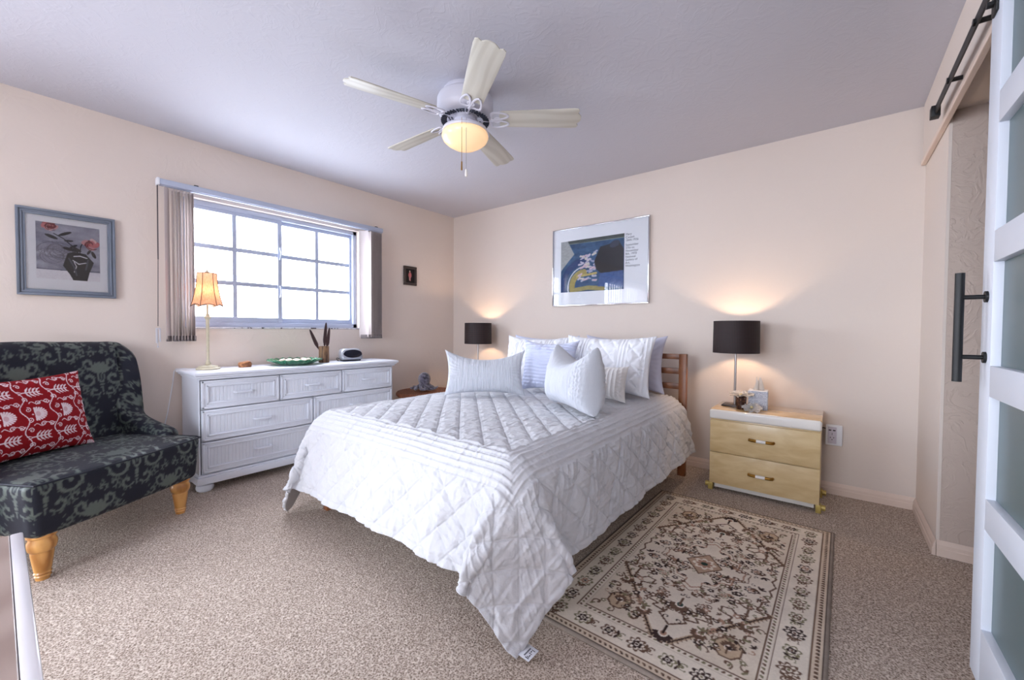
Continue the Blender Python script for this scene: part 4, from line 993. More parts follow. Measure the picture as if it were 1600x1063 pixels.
# green plate with shells
n = N('green_glass'); n.set(Base_Color=col(14, 130, 84), Roughness=0.12, IOR=1.5); n.b.inputs['Transmission Weight'].default_value = 0.15; n.b.inputs['Coat Weight'].default_value = 0.5; M_green = n.m
px_, py_ = 0.225, -1.965
fnp = lambda a, r, z: (r*(1+0.035*(r/0.19)**3*abs(math.sin(a*11))), z+0.004*(r/0.19)**2*math.sin(a*22))
bm = B(); lathe(bm, [(0, 0.006), (0.08, 0.006), (0.12, 0.016), (0.165, 0.036), (0.192, 0.044), (0.194, 0.040), (0.168, 0.029), (0.125, 0.009), (0.085, 0.0), (0, 0.0)], (px_, py_, DT), 132, fnp, caps=False)
tag(obj('plate', bm, M_green), 'green glass plate with scalloped rim holding seashells on the dresser', 'plate')
M_shell = plain('seashell', (226, 206, 190), 0.5, var=0.12, vs=70); rg = random.Random(9)
spots = [(-0.02, 0.02, 0.034), (0.04, -0.07, 0.028), (-0.03, -0.085, 0.027), (0.02, 0.095, 0.026), (-0.06, 0.09, 0.026), (0.075, 0.04, 0.026), (-0.085, -0.01, 0.024), (0.06, -0.005, 0.022)]
where = ['largest pale seashell in the middle of the green plate', 'ridged seashell on the green plate towards its left front', 'pale seashell on the green plate at its left back', 'rounded seashell on the green plate towards its right', 'small pale seashell on the green plate at its right back', 'seashell on the green plate at its right front rim', 'seashell on the green plate nearest the wall', 'smallest seashell on the green plate in front of the largest one']
for (dx, dy, r_), lb in zip(spots, where):
    bm = B(); rot = rg.uniform(0, 6.28)
    bmesh.ops.create_uvsphere(bm, u_segments=32, v_segments=14, radius=1.0)
    for v in bm.verts:
        a = math.atan2(v.co.y, v.co.x); rr = 1+0.06*math.cos(a*13); fan = 1.0-0.35*max(0, -v.co.x); v.co.x *= rr; v.co.y *= rr*fan; v.co.z *= 0.55*(1+0.3*v.co.x)
    bm.transform(Matrix.Translation((px_+dx, py_+dy, DT+0.0065+r_*0.56+(0.012 if math.hypot(dx, dy) > 0.07 else 0))) @ Matrix.Rotation(rot, 4, 'Z') @ Matrix.Scale(r_, 4))
    tag(obj('seashell', bm, M_shell), lb, 'seashell', 'seashells on the green plate')

# wooden pot with feathers
M_bark = wood('dark_turned_wood', (72, 48, 32), (134, 100, 70), (1, 1, 0.4), 0.6, 14.0)
fx_, fy_ = 0.20, -1.715
bm = B(); lathe(bm, [(0, 0), (0.040, 0), (0.0415, 0.004), (0.041, 0.136), (0.039, 0.140), (0.033, 0.140), (0.032, 0.02), (0, 0.02)], (fx_, fy_, DT), 30, caps=False); tag(obj('wooden_pot', bm, M_bark), 'brown wooden cylinder pot holding dark feathers on the dresser', 'pot')
M_feath = plain('feather_vane', (52, 28, 28), 0.75, var=0.3, vs=60)
def feather(p0, p1, wd, label, seed):
    p0 = Vector(p0); p1 = Vector(p1); d = (p1-p0); side = Vector((0.35, 0.94, 0)); side = (side-d.normalized()*side.dot(d.normalized())).normalized(); nn = d.normalized().cross(side)
    root = thing('feather', label, 'feather', tuple(p0), 'feathers in the wooden pot')
    bm = B(); k_ = 60; L_ = []; R_ = []
    rg = random.Random(seed)
    for i in range(k_+1):
        t = i/k_; w_ = wd*min(1, (t-0.30)*6+0.05)*math.sqrt(max(0, 1-t**3)) if t > 0.3 else 0.001
        c0 = p0+d*t+nn*0.012*math.sin(t*2.5); jit = 0.75+0.25*((i*7) % 3 > 0)
        L_.append(c0-side*w_*jit+d.normalized()*w_*0.8); R_.append(c0+side*w_*(0.75+0.25*((i*5) % 3 > 0))+d.normalized()*w_*0.8)
    for off in (0.0006, -0.0006):
        pass
    A = [bm.verts.new(p+nn*0.0006) for p in L_]; C = [bm.verts.new(p0+d*(i/k_)+nn*(0.002+0.012*math.sin(i/k_*2.5))) for i in range(k_+1)]; D_ = [bm.verts.new(p+nn*0.0006) for p in R_]
    A2 = [bm.verts.new(p-nn*0.0006) for p in L_]; D2 = [bm.verts.new(p-nn*0.0006) for p in R_]
    for i in range(k_):
        bm.faces.new((A[i], C[i], C[i+1], A[i+1])); bm.faces.new((C[i], D_[i], D_[i+1], C[i+1])); bm.faces.new((A2[i], A2[i+1], D2[i+1], D2[i]))
        bm.faces.new((A[i], A[i+1], A2[i+1], A2[i])); bm.faces.new((D_[i], D2[i], D2[i+1], D_[i+1]))
    obj('vane', bm, M_feath, root)
    bm = B(); tube(bm, [p0+d*t+nn*(0.0015+0.012*math.sin(t*2.5)) for t in np.linspace(0, 0.97, 16)], list(np.linspace(0.002, 0.0005, 16)), 6); obj('quill', bm, M_braid, root)
feather((fx_, fy_-0.008, DT+0.03), (fx_-0.03, fy_-0.105, DT+0.283), 0.017, 'dark brown feather in the wooden pot leaning left', 1)
feather((fx_+0.012, fy_+0.008, DT+0.03), (fx_-0.02, fy_+0.062, DT+0.30), 0.017, 'dark feather in the wooden pot leaning right, in front of another', 2)
feather((fx_-0.010, fy_+0.002, DT+0.03), (fx_-0.035, fy_+0.040, DT+0.345), 0.017, 'tallest dark brown feather in the wooden pot', 3)

# clock radio
cr_ = thing('clock_radio', 'silver clock radio with dark oval face on the right of the dresser', 'clock radio', (0.20, -1.47, DT))
MK = Matrix.Translation((0.20, -1.47, DT)) @ Matrix.Rotation(math.radians(-8), 4, 'Z')
M_silver = plain('silver_plastic', (158, 160, 168), 0.35, 0.4)
bm = rbox((0.10, 0.195, 0.10), 0.028, 0.006)
for v in bm.verts: v.co.y *= 1-0.14*(v.co.z/0.05 > 0)*(v.co.z/0.05); v.co.x -= 0.018*(v.co.z/0.05)
bm.transform(Matrix.Translation((0, 0, 0.060))); obj('body', bm, M_silver, cr_, M=MK)
M_screen = plain('dark_lens', (14, 18, 34), 0.12)
bm = B(); lathe(bm, [(0, 0.006), (0.030, 0.005), (0.041, 0.002), (0.043, -0.004), (0, -0.004)], (0, 0, 0), 40, caps=False); bm.transform(Matrix.Translation((0.047, 0.004, 0.066)) @ Matrix.Rotation(math.radians(70), 4, 'Y') @ Matrix.Diagonal((0.92, 2.0, 1, 1)))
obj('display', bm, M_screen, cr_, M=MK)
bm = B(); box(bm, -0.045, 0.045, -0.08, 0.08, 0.0, 0.016, 0.006); obj('base', bm, M_screen, cr_, 'black base', M=MK)
bm = B(); tube(bm, [MK @ Vector(p) for p in ((-0.02, -0.09, 0.02), (-0.01, -0.115, 0.03), (0.0, -0.125, 0.025), (0.01, -0.12, 0.010), (-0.02, -0.10, 0.006), (-0.06, -0.08, 0.005))], 0.0032, 6); obj('power_cord', bm, M_black, cr_)

# ------------------------------------------------------------------ vertical blind
vb = thing('vertical_blind', 'open vertical blind with pale vanes stacked at both ends of the window', 'window blind', (0.08, -1.91, 2.09))
bm = B(); box(bm, 0.050, 0.092, -2.772, -1.050, 2.052, 2.090, 0.003); box(bm, 0.060, 0.082, -2.77, -1.052, 2.046, 2.0525); obj('headrail', bm, M_alu, vb)
for yc in (-2.57, -1.12):
    bm = B(); box(bm, 0.001, 0.090, yc-0.012, yc+0.012, 2.0905, 2.097, 0.001); obj('bracket', bm, M_black, vb)
bm = B(); box(bm, 0.046, 0.096, -2.786, -2.770, 2.046, 2.094, 0.004); obj('end_cap', bm, M_white, vb)
def vane(y, rot, first=False):
    bm = B(); t = B(); n_ = 10; top = []
    for z_ in (1.005, 2.035):
        ring = []
        for k in range(n_+1):
            u = k/n_-0.5; ring.append(t.verts.new((0.089*u, 0.008*(1-4*u*u), z_)))
        for k in range(n_, -1, -1):
            u = k/n_-0.5; ring.append(t.verts.new((0.089*u, 0.008*(1-4*u*u)+0.0009, z_)))
        top.append(ring)
    m_ = len(top[0])
    for k in range(m_): t.faces.new((top[0][k], top[0][(k+1) % m_], top[1][(k+1) % m_], top[1][k]))
    t.faces.new(top[0][::-1]); t.faces.new(top[1]); bmesh.ops.recalc_face_normals(t, faces=t.faces[:])
    merge(bm, t); bm.transform(Matrix.Translation((0.078, y, 0)) @ Matrix.Rotation(rot, 4, 'Z'))
    o = obj('vane', bm, M_vane, vb)
    bm = B(); box(bm, -0.030, 0.030, -0.004, 0.011, 0.996, 1.034, 0.002); cyl(bm, (0.038, 0.002, 1.0), (0.038, 0.002, 1.012), 0.0045, seg=8); bm.transform(Matrix.Translation((0.078, y, 0)) @ Matrix.Rotation(rot, 4, 'Z')); obj('weight_clip', bm, M_clip, o)
M_clip = plain('vane_clip', (120, 112, 112), 0.6)
rg = random.Random(4)
vane(-2.735, math.radians(-28))
for k in range(7): vane(-2.704+k*0.0175, math.radians(-2+rg.uniform(-7, 7)))
vane(-1.258, math.radians(38))
for k in range(8): vane(-1.205+k*0.0175, math.radians(-2+rg.uniform(-5, 5)))
vb2 = thing('vertical_blind', 'tall vertical blind with spaced vanes over the patio door, seen mirrored in the poster glass', 'window blind', (0.08, -5.27, 2.2))
bm = B(); box(bm, 0.045, 0.092, SY0-0.05, SY1+0.05, 2.17, 2.21, 0.003); obj('headrail', bm, M_alu, vb2)
bm = B(); bx_ = box(bm, -0.0445, 0.0445, -0.0006, 0.0006, 0.03, 2.168); vm = obj('vane', bm, M_vane, vb2); vm.parent = None
for k in range(20):
    c_ = vm.copy(); COL.objects.link(c_); c_.parent = vb2; c_.matrix_parent_inverse = Matrix.Translation(-ROOT[vb2.name]); c_.matrix_basis = Matrix.Translation((0.07, SY1-0.04-k*0.11, 0)) @ Matrix.Rotation(math.radians(47), 4, 'Z')
bpy.data.objects.remove(vm)
M_cord = plain('cord_white', (214, 212, 218), 0.6); M_cordd = plain('cord_dark', (70, 62, 66), 0.6)
bm = B(); tube(bm, [(0.07, -2.780, 2.05), (0.07, -2.782, 1.55)], 0.0035, 6); tube(bm, [(0.07, -2.782, 1.55), (0.07, -2.788, 1.10)], 0.0022, 6); obj('pull_cord', bm, M_cordd, vb)
bm = B(); box(bm, 0.062, 0.078, -2.800, -2.792, 0.985, 1.085, 0.002); box(bm, 0.062, 0.078, -2.782, -2.775, 0.995, 1.085, 0.002); box(bm, 0.062, 0.078, -2.800, -2.775, 1.078, 1.088, 0.002); cyl(bm, (0.07, -2.790, 0.955), (0.07, -2.790, 1.088), 0.002, seg=8); cyl(bm, (0.07, -2.790, 0.955), (0.07, -2.790, 0.965), 0.005, seg=10); obj('cord_tensioner', bm, M_cord, vb)

# ------------------------------------------------------------------ pictures
def frame_ring(bm, axis, u0, u1, z0, z1, wd, d0, d1, bev=0.002):
    """rectangular ring; axis 'x': lies on x planes (u = y); axis 'y': on y planes (u = x)"""
    for a in ((u0, u1, z0, z0+wd), (u0, u1, z1-wd, z1), (u0, u0+wd, z0+wd, z1-wd), (u1-wd, u1, z0+wd, z1-wd)):
        if axis == 'x': box(bm, d0, d1, a[0], a[1], a[2], a[3], bev)
        else: box(bm, a[0], a[1], d0, d1, a[2], a[3], bev)
M_bluef = plain('grey_blue_frame', (112, 120, 134), 0.45, var=0.03); M_mat = plain('mat_board', (236, 239, 246), 0.85)
pf = thing('framed_print', 'square-matted print of a dark vase of roses in a grey-blue frame', 'framed picture', (0.012, -3.186, 1.525))
y0, y1, z0, z1 = -3.390, -2.983, 1.275, 1.778
bm = B(); frame_ring(bm, 'x', y0, y1, z0, z1, 0.036, 0.002, 0.018); frame_ring(bm, 'x', y0, y1, z0, z1, 0.012, 0.002, 0.027); frame_ring(bm, 'x', y0+0.017, y1-0.017, z0+0.017, z1-0.017, 0.008, 0.002, 0.023); frame_ring(bm, 'x', y0+0.030, y1-0.030, z0+0.030, z1-0.030, 0.006, 0.002, 0.019, 0.001); obj('frame', bm, M_bluef, pf)
bm = B(); box(bm, 0.002, 0.010, y0+0.034, y1-0.034, z0+0.034, z1-0.034); obj('mat', bm, M_mat, pf)
aw, ah = 0.262, 0.330
cv = Canvas(aw, ah, 0.0014, (150, 152, 170)); cv.noise(46, 0.03, 11, (2, 1)); cv.noise(30, 0.012, 12, (2.2, 1))
cv.rect(0, aw, 0, 0.055, (222, 222, 232)); cv.stroke([(0, 0.058), (0.1, 0.056), (aw, 0.062)], 0.0022, (90, 92, 110))
cv.poly([(0, 0.05), (0.15, 0.052), (aw, 0.03), (aw, 0), (0, 0)], (228, 228, 236))
rg = random.Random(2)
for k in range(14): cv.stroke(spiral(0.075+rg.uniform(-.02, .02), 0.15+rg.uniform(-.02, .03), 0.02+0.02*rg.random(), 0.05, rg.uniform(0, 6), rg.uniform(7, 12), 22)*np.array([1.25, 1])-np.array([0.015, 0]), 0.0009, (96, 92, 104), 0.7)
DKc = (26, 26, 32)
cv.poly([(0.105, 0.085), (0.125, 0.16), (0.15, 0.172), (0.20, 0.165), (0.235, 0.115), (0.215, 0.05), (0.205, 0.0), (0.145, 0.0), (0.135, 0.03)], DKc)
for p, r_ in (([(0.15, 0.145), (0.175, 0.15), (0.205, 0.14)], 0.0035), ([(0.145, 0.12), (0.17, 0.10), (0.20, 0.11)], 0.0028), ([(0.15, 0.05), (0.16, 0.085), (0.15, 0.11)], 0.002)): cv.stroke(p, r_, (206, 206, 216)); 
for p, r_ in (([(0.13, 0.13), (0.15, 0.08), (0.16, 0.03)], 0.004), ([(0.21, 0.13), (0.20, 0.07)], 0.004)): cv.stroke(p, r_, (70, 72, 84))
cv.stroke([(0.17, 0.165), (0.14, 0.21), (0.11, 0.245), (0.07, 0.27)], 0.0022, DKc); cv.stroke([(0.175, 0.165), (0.18, 0.21), (0.19, 0.235)], 0.0022, DKc)
for x, y, l_, b_, a in ((0.115, 0.275, 0.030, 0.008, 0.5), (0.06, 0.25, 0.028, 0.009, -0.4), (0.14, 0.185, 0.036, 0.010, -0.2), (0.15, 0.205, 0.018, 0.006, 0.6), (0.235, 0.165, 0.022, 0.008, -1.2), (0.215, 0.18, 0.018, 0.006, 1.1), (0.13, 0.235, 0.018, 0.006, 0.1), (0.165, 0.19, 0.02, 0.006, -0.6)): cv.ell(x, y, l_, b_, (36, 36, 42), a)
def rose(x, y, r_, seed):
    rr = random.Random(seed)
    for k in range(16):
        a = rr.uniform(0, 6.28); d_ = r_*rr.uniform(0.1, 0.75); cv.ell(x+math.cos(a)*d_, y+math.sin(a)*d_*0.8, r_*0.42, r_*0.26, rr.choice([(200, 150, 152), (176, 96, 100), (222, 190, 192), (120, 44, 52), (196, 120, 124)]), a+1.2)
    for k in range(4): cv.stroke(spiral(x, y, r_*0.2, r_*(0.5+0.12*k), k, k+2.5, 14), r_*0.045, (96, 34, 42))
rose(0.222, 0.228, 0.042, 1); rose(0.055, 0.312, 0.034, 2)
cv.noise(16, 0.003, 5); cv.blur(1)
M_print = painted('art_paper', 0.6, spec=0.3)
art_panel('artwork', cv, M_print, pf, (0.0106, -3.390+0.075, 1.275+0.100), (0, aw, 0), (0, 0, ah), 190, 240)
bm = B(); box(bm, 0.0135, 0.0150, y0+0.033, y1-0.033, z0+0.033, z1-0.033); obj('glazing', bm, M_pglass, pf, smooth=0)

po = thing('framed_poster', 'large silver-framed exhibition poster hanging above the bed', 'framed picture', (1.92, -0.012, 1.695))
x0, x1, z0, z1 = 1.440, 2.405, 1.322, 2.068
M_chr = plain('polished_frame', (205, 205, 212), 0.16, 1.0)
bm = B(); frame_ring(bm, 'y', x0, x1, z0, z1, 0.009, -0.028, -0.002, 0.001); obj('frame', bm, M_chr, po)
bm = B(); box(bm, x0+0.006, x1-0.006, -0.012, -0.002, z0+0.006, z1-0.006); obj('mat', bm, M_mat, po)
aw, ah = 0.650, 0.492
cv = Canvas(aw, ah, 0.0032, (44, 82, 122)); cv.noise(34, 0.03, 21, (3, 1)); cv.noise(20, 0.012, 22, (2, 1))
cv.rect(0, aw, ah-0.030, ah, (62, 72, 70)); cv.stroke([(0, ah-0.032), (aw, ah-0.034)], 0.003, (126, 140, 132))
# plain stand-in picture: loose colour fields, no figures
cv.poly([(0, ah), (0.075, ah), (0.15, 0.36), (0.09, 0.30), (0.03, 0.24), (0, 0.20)], (164, 168, 170))
cv.stroke(spiral(0.27, 0.06, 0.22, 0.25, 1.5, 3.4, 30), 0.030, (34, 62, 112)); cv.stroke(spiral(0.28, 0.05, 0.185, 0.20, 1.4, 3.5, 30), 0.006, (206, 212, 220))
cv.stroke(spiral(0.26, 0.06, 0.12, 0.14, 1.6, 3.9, 30), 0.030, (164, 150, 92)); cv.stroke([(0.16, 0.02), (0.30, 0.035), (0.45, 0.02)], 0.020, (158, 148, 96)); cv.stroke([(0.18, 0.145), (0.38, 0.165)], 0.010, (188, 172, 108))
rg = random.Random(12)
for k in range(46):
    x_ = 0.19+0.17*rg.random(); y_ = 0.10+0.26*rg.random(); a_ = rg.uniform(-0.5, 1.0)
    cv.stroke([(x_, y_), (x_+0.035*math.cos(a_), y_+0.035*math.sin(a_))], rg.uniform(0.005, 0.010), rg.choice([(196, 190, 208), (206, 182, 196), (178, 182, 204), (210, 206, 196), (150, 158, 190)]))
cv.poly([(0.36, 0.27), (0.42, 0.40), (0.60, 0.43), (0.645, 0.36), (0.645, 0.17), (0.44, 0.15), (0.38, 0.20)], (28, 30, 40)); cv.poly([(0.42, 0.16), (0.64, 0.17), (0.65, 0.02), (0.40, 0.04)], (60, 92, 148)); cv.ell(0.56, 0.41, 0.05, 0.03, (50, 56, 76), 0.3)
cv.noise(22, 0.006, 23, (2.5, 1)); cv.blur(1)
art_panel('artwork', cv, M_print, po, (1.529, -0.0126, 1.455), (aw, 0, 0), (0, 0, ah), 204, 154)
M_type = plain('poster_ink', (58, 64, 92), 0.7)
def text_mesh(body, size, M, mat, parent, name):
    cu = bpy.data.curves.new(name, 'FONT'); cu.body = body; cu.size = size; cu.extrude = 0.0001; cu.space_line = 1.0
    t = bpy.data.objects.new(name, cu); COL.objects.link(t)
    bpy.context.view_layer.update(); dg = bpy.context.evaluated_depsgraph_get(); me = bpy.data.meshes.new_from_object(t.evaluated_get(dg)); bpy.data.objects.remove(t); bpy.data.curves.remove(cu)
    me.transform(M); return link(name, me, mat, parent)
lines = ['Mary', 'Cassatt', '1844-1926', '', 'September', '27th to', 'November', '8th, 1970', 'National', 'Gallery of', 'Art,', 'Washington']
zz = 1.925
for t in lines:
    if t: text_mesh(t, 0.027, Matrix.Translation((2.190, -0.0125, zz)) @ Matrix.Rotation(PI/2, 4, 'X'), M_type, po, 'lettering')
    zz -= 0.0262 if t else 0.014
bm = B(); box(bm, x0+0.005, x1-0.005, -0.0205, -0.0190, z0+0.005, z1-0.005); obj('glazing', bm, M_pglass, po, smooth=0)

sp_ = thing('small_picture', 'small dark picture in a brown frame near the room corner', 'framed picture', (0.01, -0.656, 1.67))
y0, y1, z0, z1 = -0.742, -0.571, 1.566, 1.771
M_brf = plain('dark_brown_frame', (62, 50, 46), 0.5, var=0.1)
bm = B(); frame_ring(bm, 'x', y0, y1, z0, z1, 0.028, 0.002, 0.020, 0.004); obj('frame', bm, M_brf, sp_)
cv = Canvas(0.125, 0.155, 0.0016, (24, 18, 18)); cv.ell(0.062, 0.085, 0.020, 0.032, (196, 110, 112)); cv.ell(0.060, 0.050, 0.011, 0.026, (186, 150, 146)); cv.ell(0.060, 0.125, 0.009, 0.011, (200, 168, 150)); cv.stroke([(0.058, 0.07), (0.070, 0.025)], [0.008, 0.003], (190, 120, 120)); cv.noise(20, 0.006, 31); cv.blur(1)
bm = B(); box(bm, 0.002, 0.008, y0+0.02, y1-0.02, z0+0.02, z1-0.02); obj('backing', bm, M_brf, sp_)
art_panel('artwork', cv, M_print, sp_, (0.0086, y0+0.023, z0+0.025), (0, 0.125, 0), (0, 0, 0.155), 60, 74)

# ------------------------------------------------------------------ nightstands
M_lacq = N('cream_lacquer'); n = M_lacq; n.set(Roughness=0.34); n.b.inputs['Coat Weight'].default_value = 0.1
z = n.n('TexNoise', i_Scale=7.0, i_Detail=6.0, i_Distortion=0.6); n.l(n.coord((1, 1, 3)), z.inputs['Vector']); n.l(n.ramp(z.outputs[0], [(0.3, col(214, 184, 132)), (0.7, col(232, 208, 160))]), n.b.inputs['Base Color']); M_lacq = n.m
M_ltop = N('caramel_lacquer'); n = M_ltop; n.set(Roughness=0.08); n.b.inputs['Coat Weight'].default_value = 0.8
z = n.n('TexNoise', i_Scale=5.0, i_Detail=4.0); n.l(n.coord(), z.inputs['Vector']); n.l(n.ramp(z.outputs[0], [(0.3, col(206, 168, 112)), (0.7, col(226, 190, 136))]), n.b.inputs['Base Color']); M_ltop = n.m
M_ivory = plain('ivory_lacquer', (240, 236, 230), 0.12, **{}); M_gold = plain('pale_gold_foot', (196, 172, 96), 0.3, 0.3, var=0.1)
def nightstand(x0, label, group):
    x1 = x0+0.612; y0, y1 = -0.445, -0.045
    t = thing('nightstand', label, 'nightstand', ((x0+x1)/2, (y0+y1)/2, 0), group)
    bm = B(); box(bm, x0+0.004, x1-0.004, y0+0.016, y1, 0.058, 0.502, 0.002); obj('body', bm, M_lacq, t)
    bm = B(); box(bm, x0, x1, y0+0.024, y1+0.01, 0.503, 0.556, 0.002); obj('top', bm, M_ltop, t)
    bm = B(); box(bm, x0-0.001, x1+0.001, y0-0.012, y0+0.0235, 0.494, 0.5558, 0.014, 5); obj('bullnose', bm, M_ivory, t, 'glossy ivory front edge')
    bm = B(); box(bm, x0+0.03, x1-0.03, y0+0.03, y1-0.01, 0.018, 0.058, 0.002); obj('plinth', bm, M_ivory, t)
    for zz0, zz1, zc in ((0.272, 0.484, 0.384), (0.052, 0.264, 0.157)):
        bm = B(); box(bm, x0+0.004, x1-0.004, y0, y0+0.015, zz0, zz1, 0.002); o = obj('drawer', bm, M_lacq, t)
        xc = (x0+x1)/2; bm = B(); tube(bm, [(xc-0.066, y0-0.001, zc), (xc-0.064, y0-0.014, zc), (xc-0.052, y0-0.021, zc), (xc, y0-0.022, zc), (xc+0.052, y0-0.021, zc), (xc+0.064, y0-0.014, zc), (xc+0.066, y0-0.001, zc)], [0.009, 0.010, 0.0095, 0.009, 0.0095, 0.010, 0.009], 14)
        h_ = obj('pull', bm, M_brass, o, 'brass pull'); bm = B(); cyl(bm, (xc-0.026, y0-0.022, zc), (xc+0.026, y0-0.022, zc), 0.0108, seg=20); obj('grip', bm, M_ivory, h_, 'ivory grip')
    for fx, sx in ((x0, -1), (x1, 1)):
        for yy in (y0+0.035, y1-0.07):
            bm = B(); box(bm, fx-0.022*sx, fx+0.006*sx, yy-0.028, yy+0.028, 0.0, 0.050, 0.003); cyl(bm, (fx+0.004*sx, yy, 0.030), (fx+0.026*sx, yy, 0.030), 0.017, seg=18) ; obj('foot', bm, M_gold, t)
    return t
nightstand(2.992, 'glossy cream two-drawer nightstand to the right of the bed', None)
nightstand(0.400, 'glossy cream nightstand hidden behind the pillows under the left bedside lamp', None)
NT = 0.5565
n = N('dark_perforated_shade'); n.set(Roughness=0.7)
c = n.coord(kind='UV'); v = n.n('TexVoronoi', i_Scale=1.0, i_Randomness=0.0); n.l(c, v.inputs['Vector']); n.l(n.ramp(v.outputs['Distance'], [(0.22, col(74, 46, 42)), (0.30, col(19, 11, 16))]), n.b.inputs['Base Color']); M_dshade = n.m
def bedside_lamp(x, y, label):
    t = thing('bedside_lamp', label, 'lamp', (x, y, NT), 'matching bedside lamps')
    M_bn = M_chrome
    bm = B(); box(bm, x-0.075, x+0.075, y-0.06, y+0.06, NT, NT+0.012, 0.003); obj('base', bm, M_gun, t)
    bm = B(); cyl(bm, (x, y, NT+0.012), (x, y, NT+0.44), 0.0075, seg=20); cyl(bm, (x, y, NT+0.43), (x, y, NT+0.465), 0.014, seg=20)
    for k in range(3):
        a = k*2*PI/3+0.4; cyl(bm, (x, y, NT+0.445), (x+0.143*math.cos(a), y+0.143*math.sin(a), NT+0.44), 0.0014, seg=6)
    obj('pole', bm, M_bn, t)
    n_ = 72; z0, z1 = NT+0.378, NT+0.603; prof = [(0.147, z0), (0.145, z1), (0.1435, z1), (0.1455, z0)]
    P = np.zeros((5, n_, 3))
    for i, (r_, z_) in enumerate(prof+prof[:1]):
        for k in range(n_): a = 2*PI*k/n_; P[i, k] = (x+r_*math.cos(a), y+r_*math.sin(a), z_)
    me = grid_mesh('shade', P, closed_u=True, flip=True)
    uv = me.uv_layers.new(name='UVMap'); li = np.zeros(len(me.loops), np.int32); me.loops.foreach_get('vertex_index', li); co = coords(me)[li]
    a = np.arctan2(co[:, 1]-y, co[:, 0]-x); uu = a/(2*PI)*96
    # keep loops of the wrap-around column continuous
    uu = uu.reshape(-1, 4); mxv = uu.max(1, keepdims=True); uu = np.where(mxv-uu > 48, uu+96, uu).reshape(-1)
    uv.data.foreach_set('uv', np.stack([uu, co[:, 2]/0.0095], -1).reshape(-1).astype(np.float32))
    me.set_sharp_from_angle(angle=0.6)
    link('lamp_shade', me, M_dshade, t)
    bm = B(); bmesh.ops.create_uvsphere(bm, u_segments=20, v_segments=12, radius=0.028); bm.transform(Matrix.Translation((x, y, NT+0.495))); obj('bulb', bm, M_bulb, t)
    return t
M_gun = plain('dark_bronze', (70, 62, 60), 0.35, 0.8)
n = N('lit_bulb'); n.t.nodes.remove(n.b); e = n.n('Emission'); e.inputs[0].default_value = (*WARM, 1); e.inputs[1].default_value = 100.0; n.l(e.outputs[0], n.out.inputs[0]); M_bulb = n.m
bedside_lamp(3.105, -0.22, 'dark drum-shade bedside lamp on the right nightstand')
bedside_lamp(0.615, -0.22, 'dark drum-shade bedside lamp in the corner left of the bed')

def blossom(bm, c, R_, n_, open_, seed, tilt=(0, 0)):
    rg = random.Random(seed)
    for ring, (rr, op, cnt) in enumerate(((1.0, open_, n_), (0.78, open_*0.72, n_-1), (0.5, open_*0.4, max(4, n_-2)))):
        for k in range(cnt):
            a = 2*PI*k/cnt+ring*0.5+rg.uniform(-.15, .15); L = R_*rr*rg.uniform(0.9, 1.1); w_ = L*0.46; t = B(); nu_, nv_ = 7, 9; g = []
            for i in range(nv_):
                s_ = i/(nv_-1); row = []
                for j in range(nu_):
                    q = j/(nu_-1)*2-1; wd = w_*math.sin(PI*min(1, s_*0.80+0.10))**0.6*(0.3+0.7*s_ if s_ < 0.5 else 1)
                    el = (1-op)*PI/2*(1-0.5*s_); rad = L*s_*math.cos(el); zz_ = L*s_*math.sin(el)+0.18*L*s_*s_*math.sin(6*q+k)*0.3-0.25*L*max(0, s_-0.7)+0.16*L*q*q*s_
                    row.append(t.verts.new((rad, q*wd, zz_)))
                g.append(row)
            for i in range(nv_-1):
                for j in range(nu_-1): t.faces.new((g[i][j], g[i][j+1], g[i+1][j+1], g[i+1][j]))
            ex = bmesh.ops.solidify(t, geom=t.faces[:], thickness=0.0012)
            merge(bm, t, Matrix.Translation(c) @ Matrix.Rotation(tilt[0], 4, 'X') @ Matrix.Rotation(tilt[1], 4, 'Y') @ Matrix.Rotation(a, 4, 'Z'))
M_petal = plain('white_petal', (244, 240, 236), 0.7, var=0.03); M_petc = plain('flower_centre', (214, 196, 150), 0.8)
n = N('brown_ribbed_glass'); n.set(Roughness=0.25); v = n.n('TexVoronoi', i_Scale=90.0); n.l(n.coord((1, 1, 0.45)), v.inputs['Vector']); n.l(n.ramp(v.outputs['Distance'], [(0.1, col(150, 104, 70)), (0.4, col(64, 40, 34))]), n.b.inputs['Base Color']); n.bump(v.outputs['Distance'], 0.6, 0.003); M_vase = n.m
vx, vy = 3.160, -0.320
bm = B(); lathe(bm, [(0, 0), (0.027, 0), (0.029, 0.004), (0.033, 0.085), (0.030, 0.085), (0.027, 0.01), (0, 0.01)], (vx, vy, NT), 30, caps=False); tag(obj('votive_cup', bm, M_vase), 'small brown glass cup holding a white flower on the right nightstand', 'cup')
fl = thing('fabric_flower', 'white fabric flower sitting in the brown cup in front of the lamp pole', 'flower', (vx, vy, NT+0.085))
bm = B(); blossom(bm, (vx, vy, NT+0.083), 0.078, 7, 0.68, 3, (0.10, -0.05)); obj('petals', bm, M_petal, fl)
bm = B(); bmesh.ops.create_uvsphere(bm, u_segments=14, v_segments=8, radius=0.010); bm.transform(Matrix.Translation((vx, vy, NT+0.098))); obj('flower_centre', bm, M_petc, fl)
gx, gy = 3.232, -0.380
fl = thing('fabric_flower', 'open white fabric flower lying in front of the tissue box', 'flower', (gx, gy, NT))
bm = B(); blossom(bm, (gx, gy, NT+0.012), 0.060, 8, 0.62, 5, (0.35, 0.05))
bmz = min(v.co.z for v in bm.verts); bm.transform(Matrix.Translation((0, 0, NT+0.001-bmz))); obj('petals', bm, M_petal, fl)
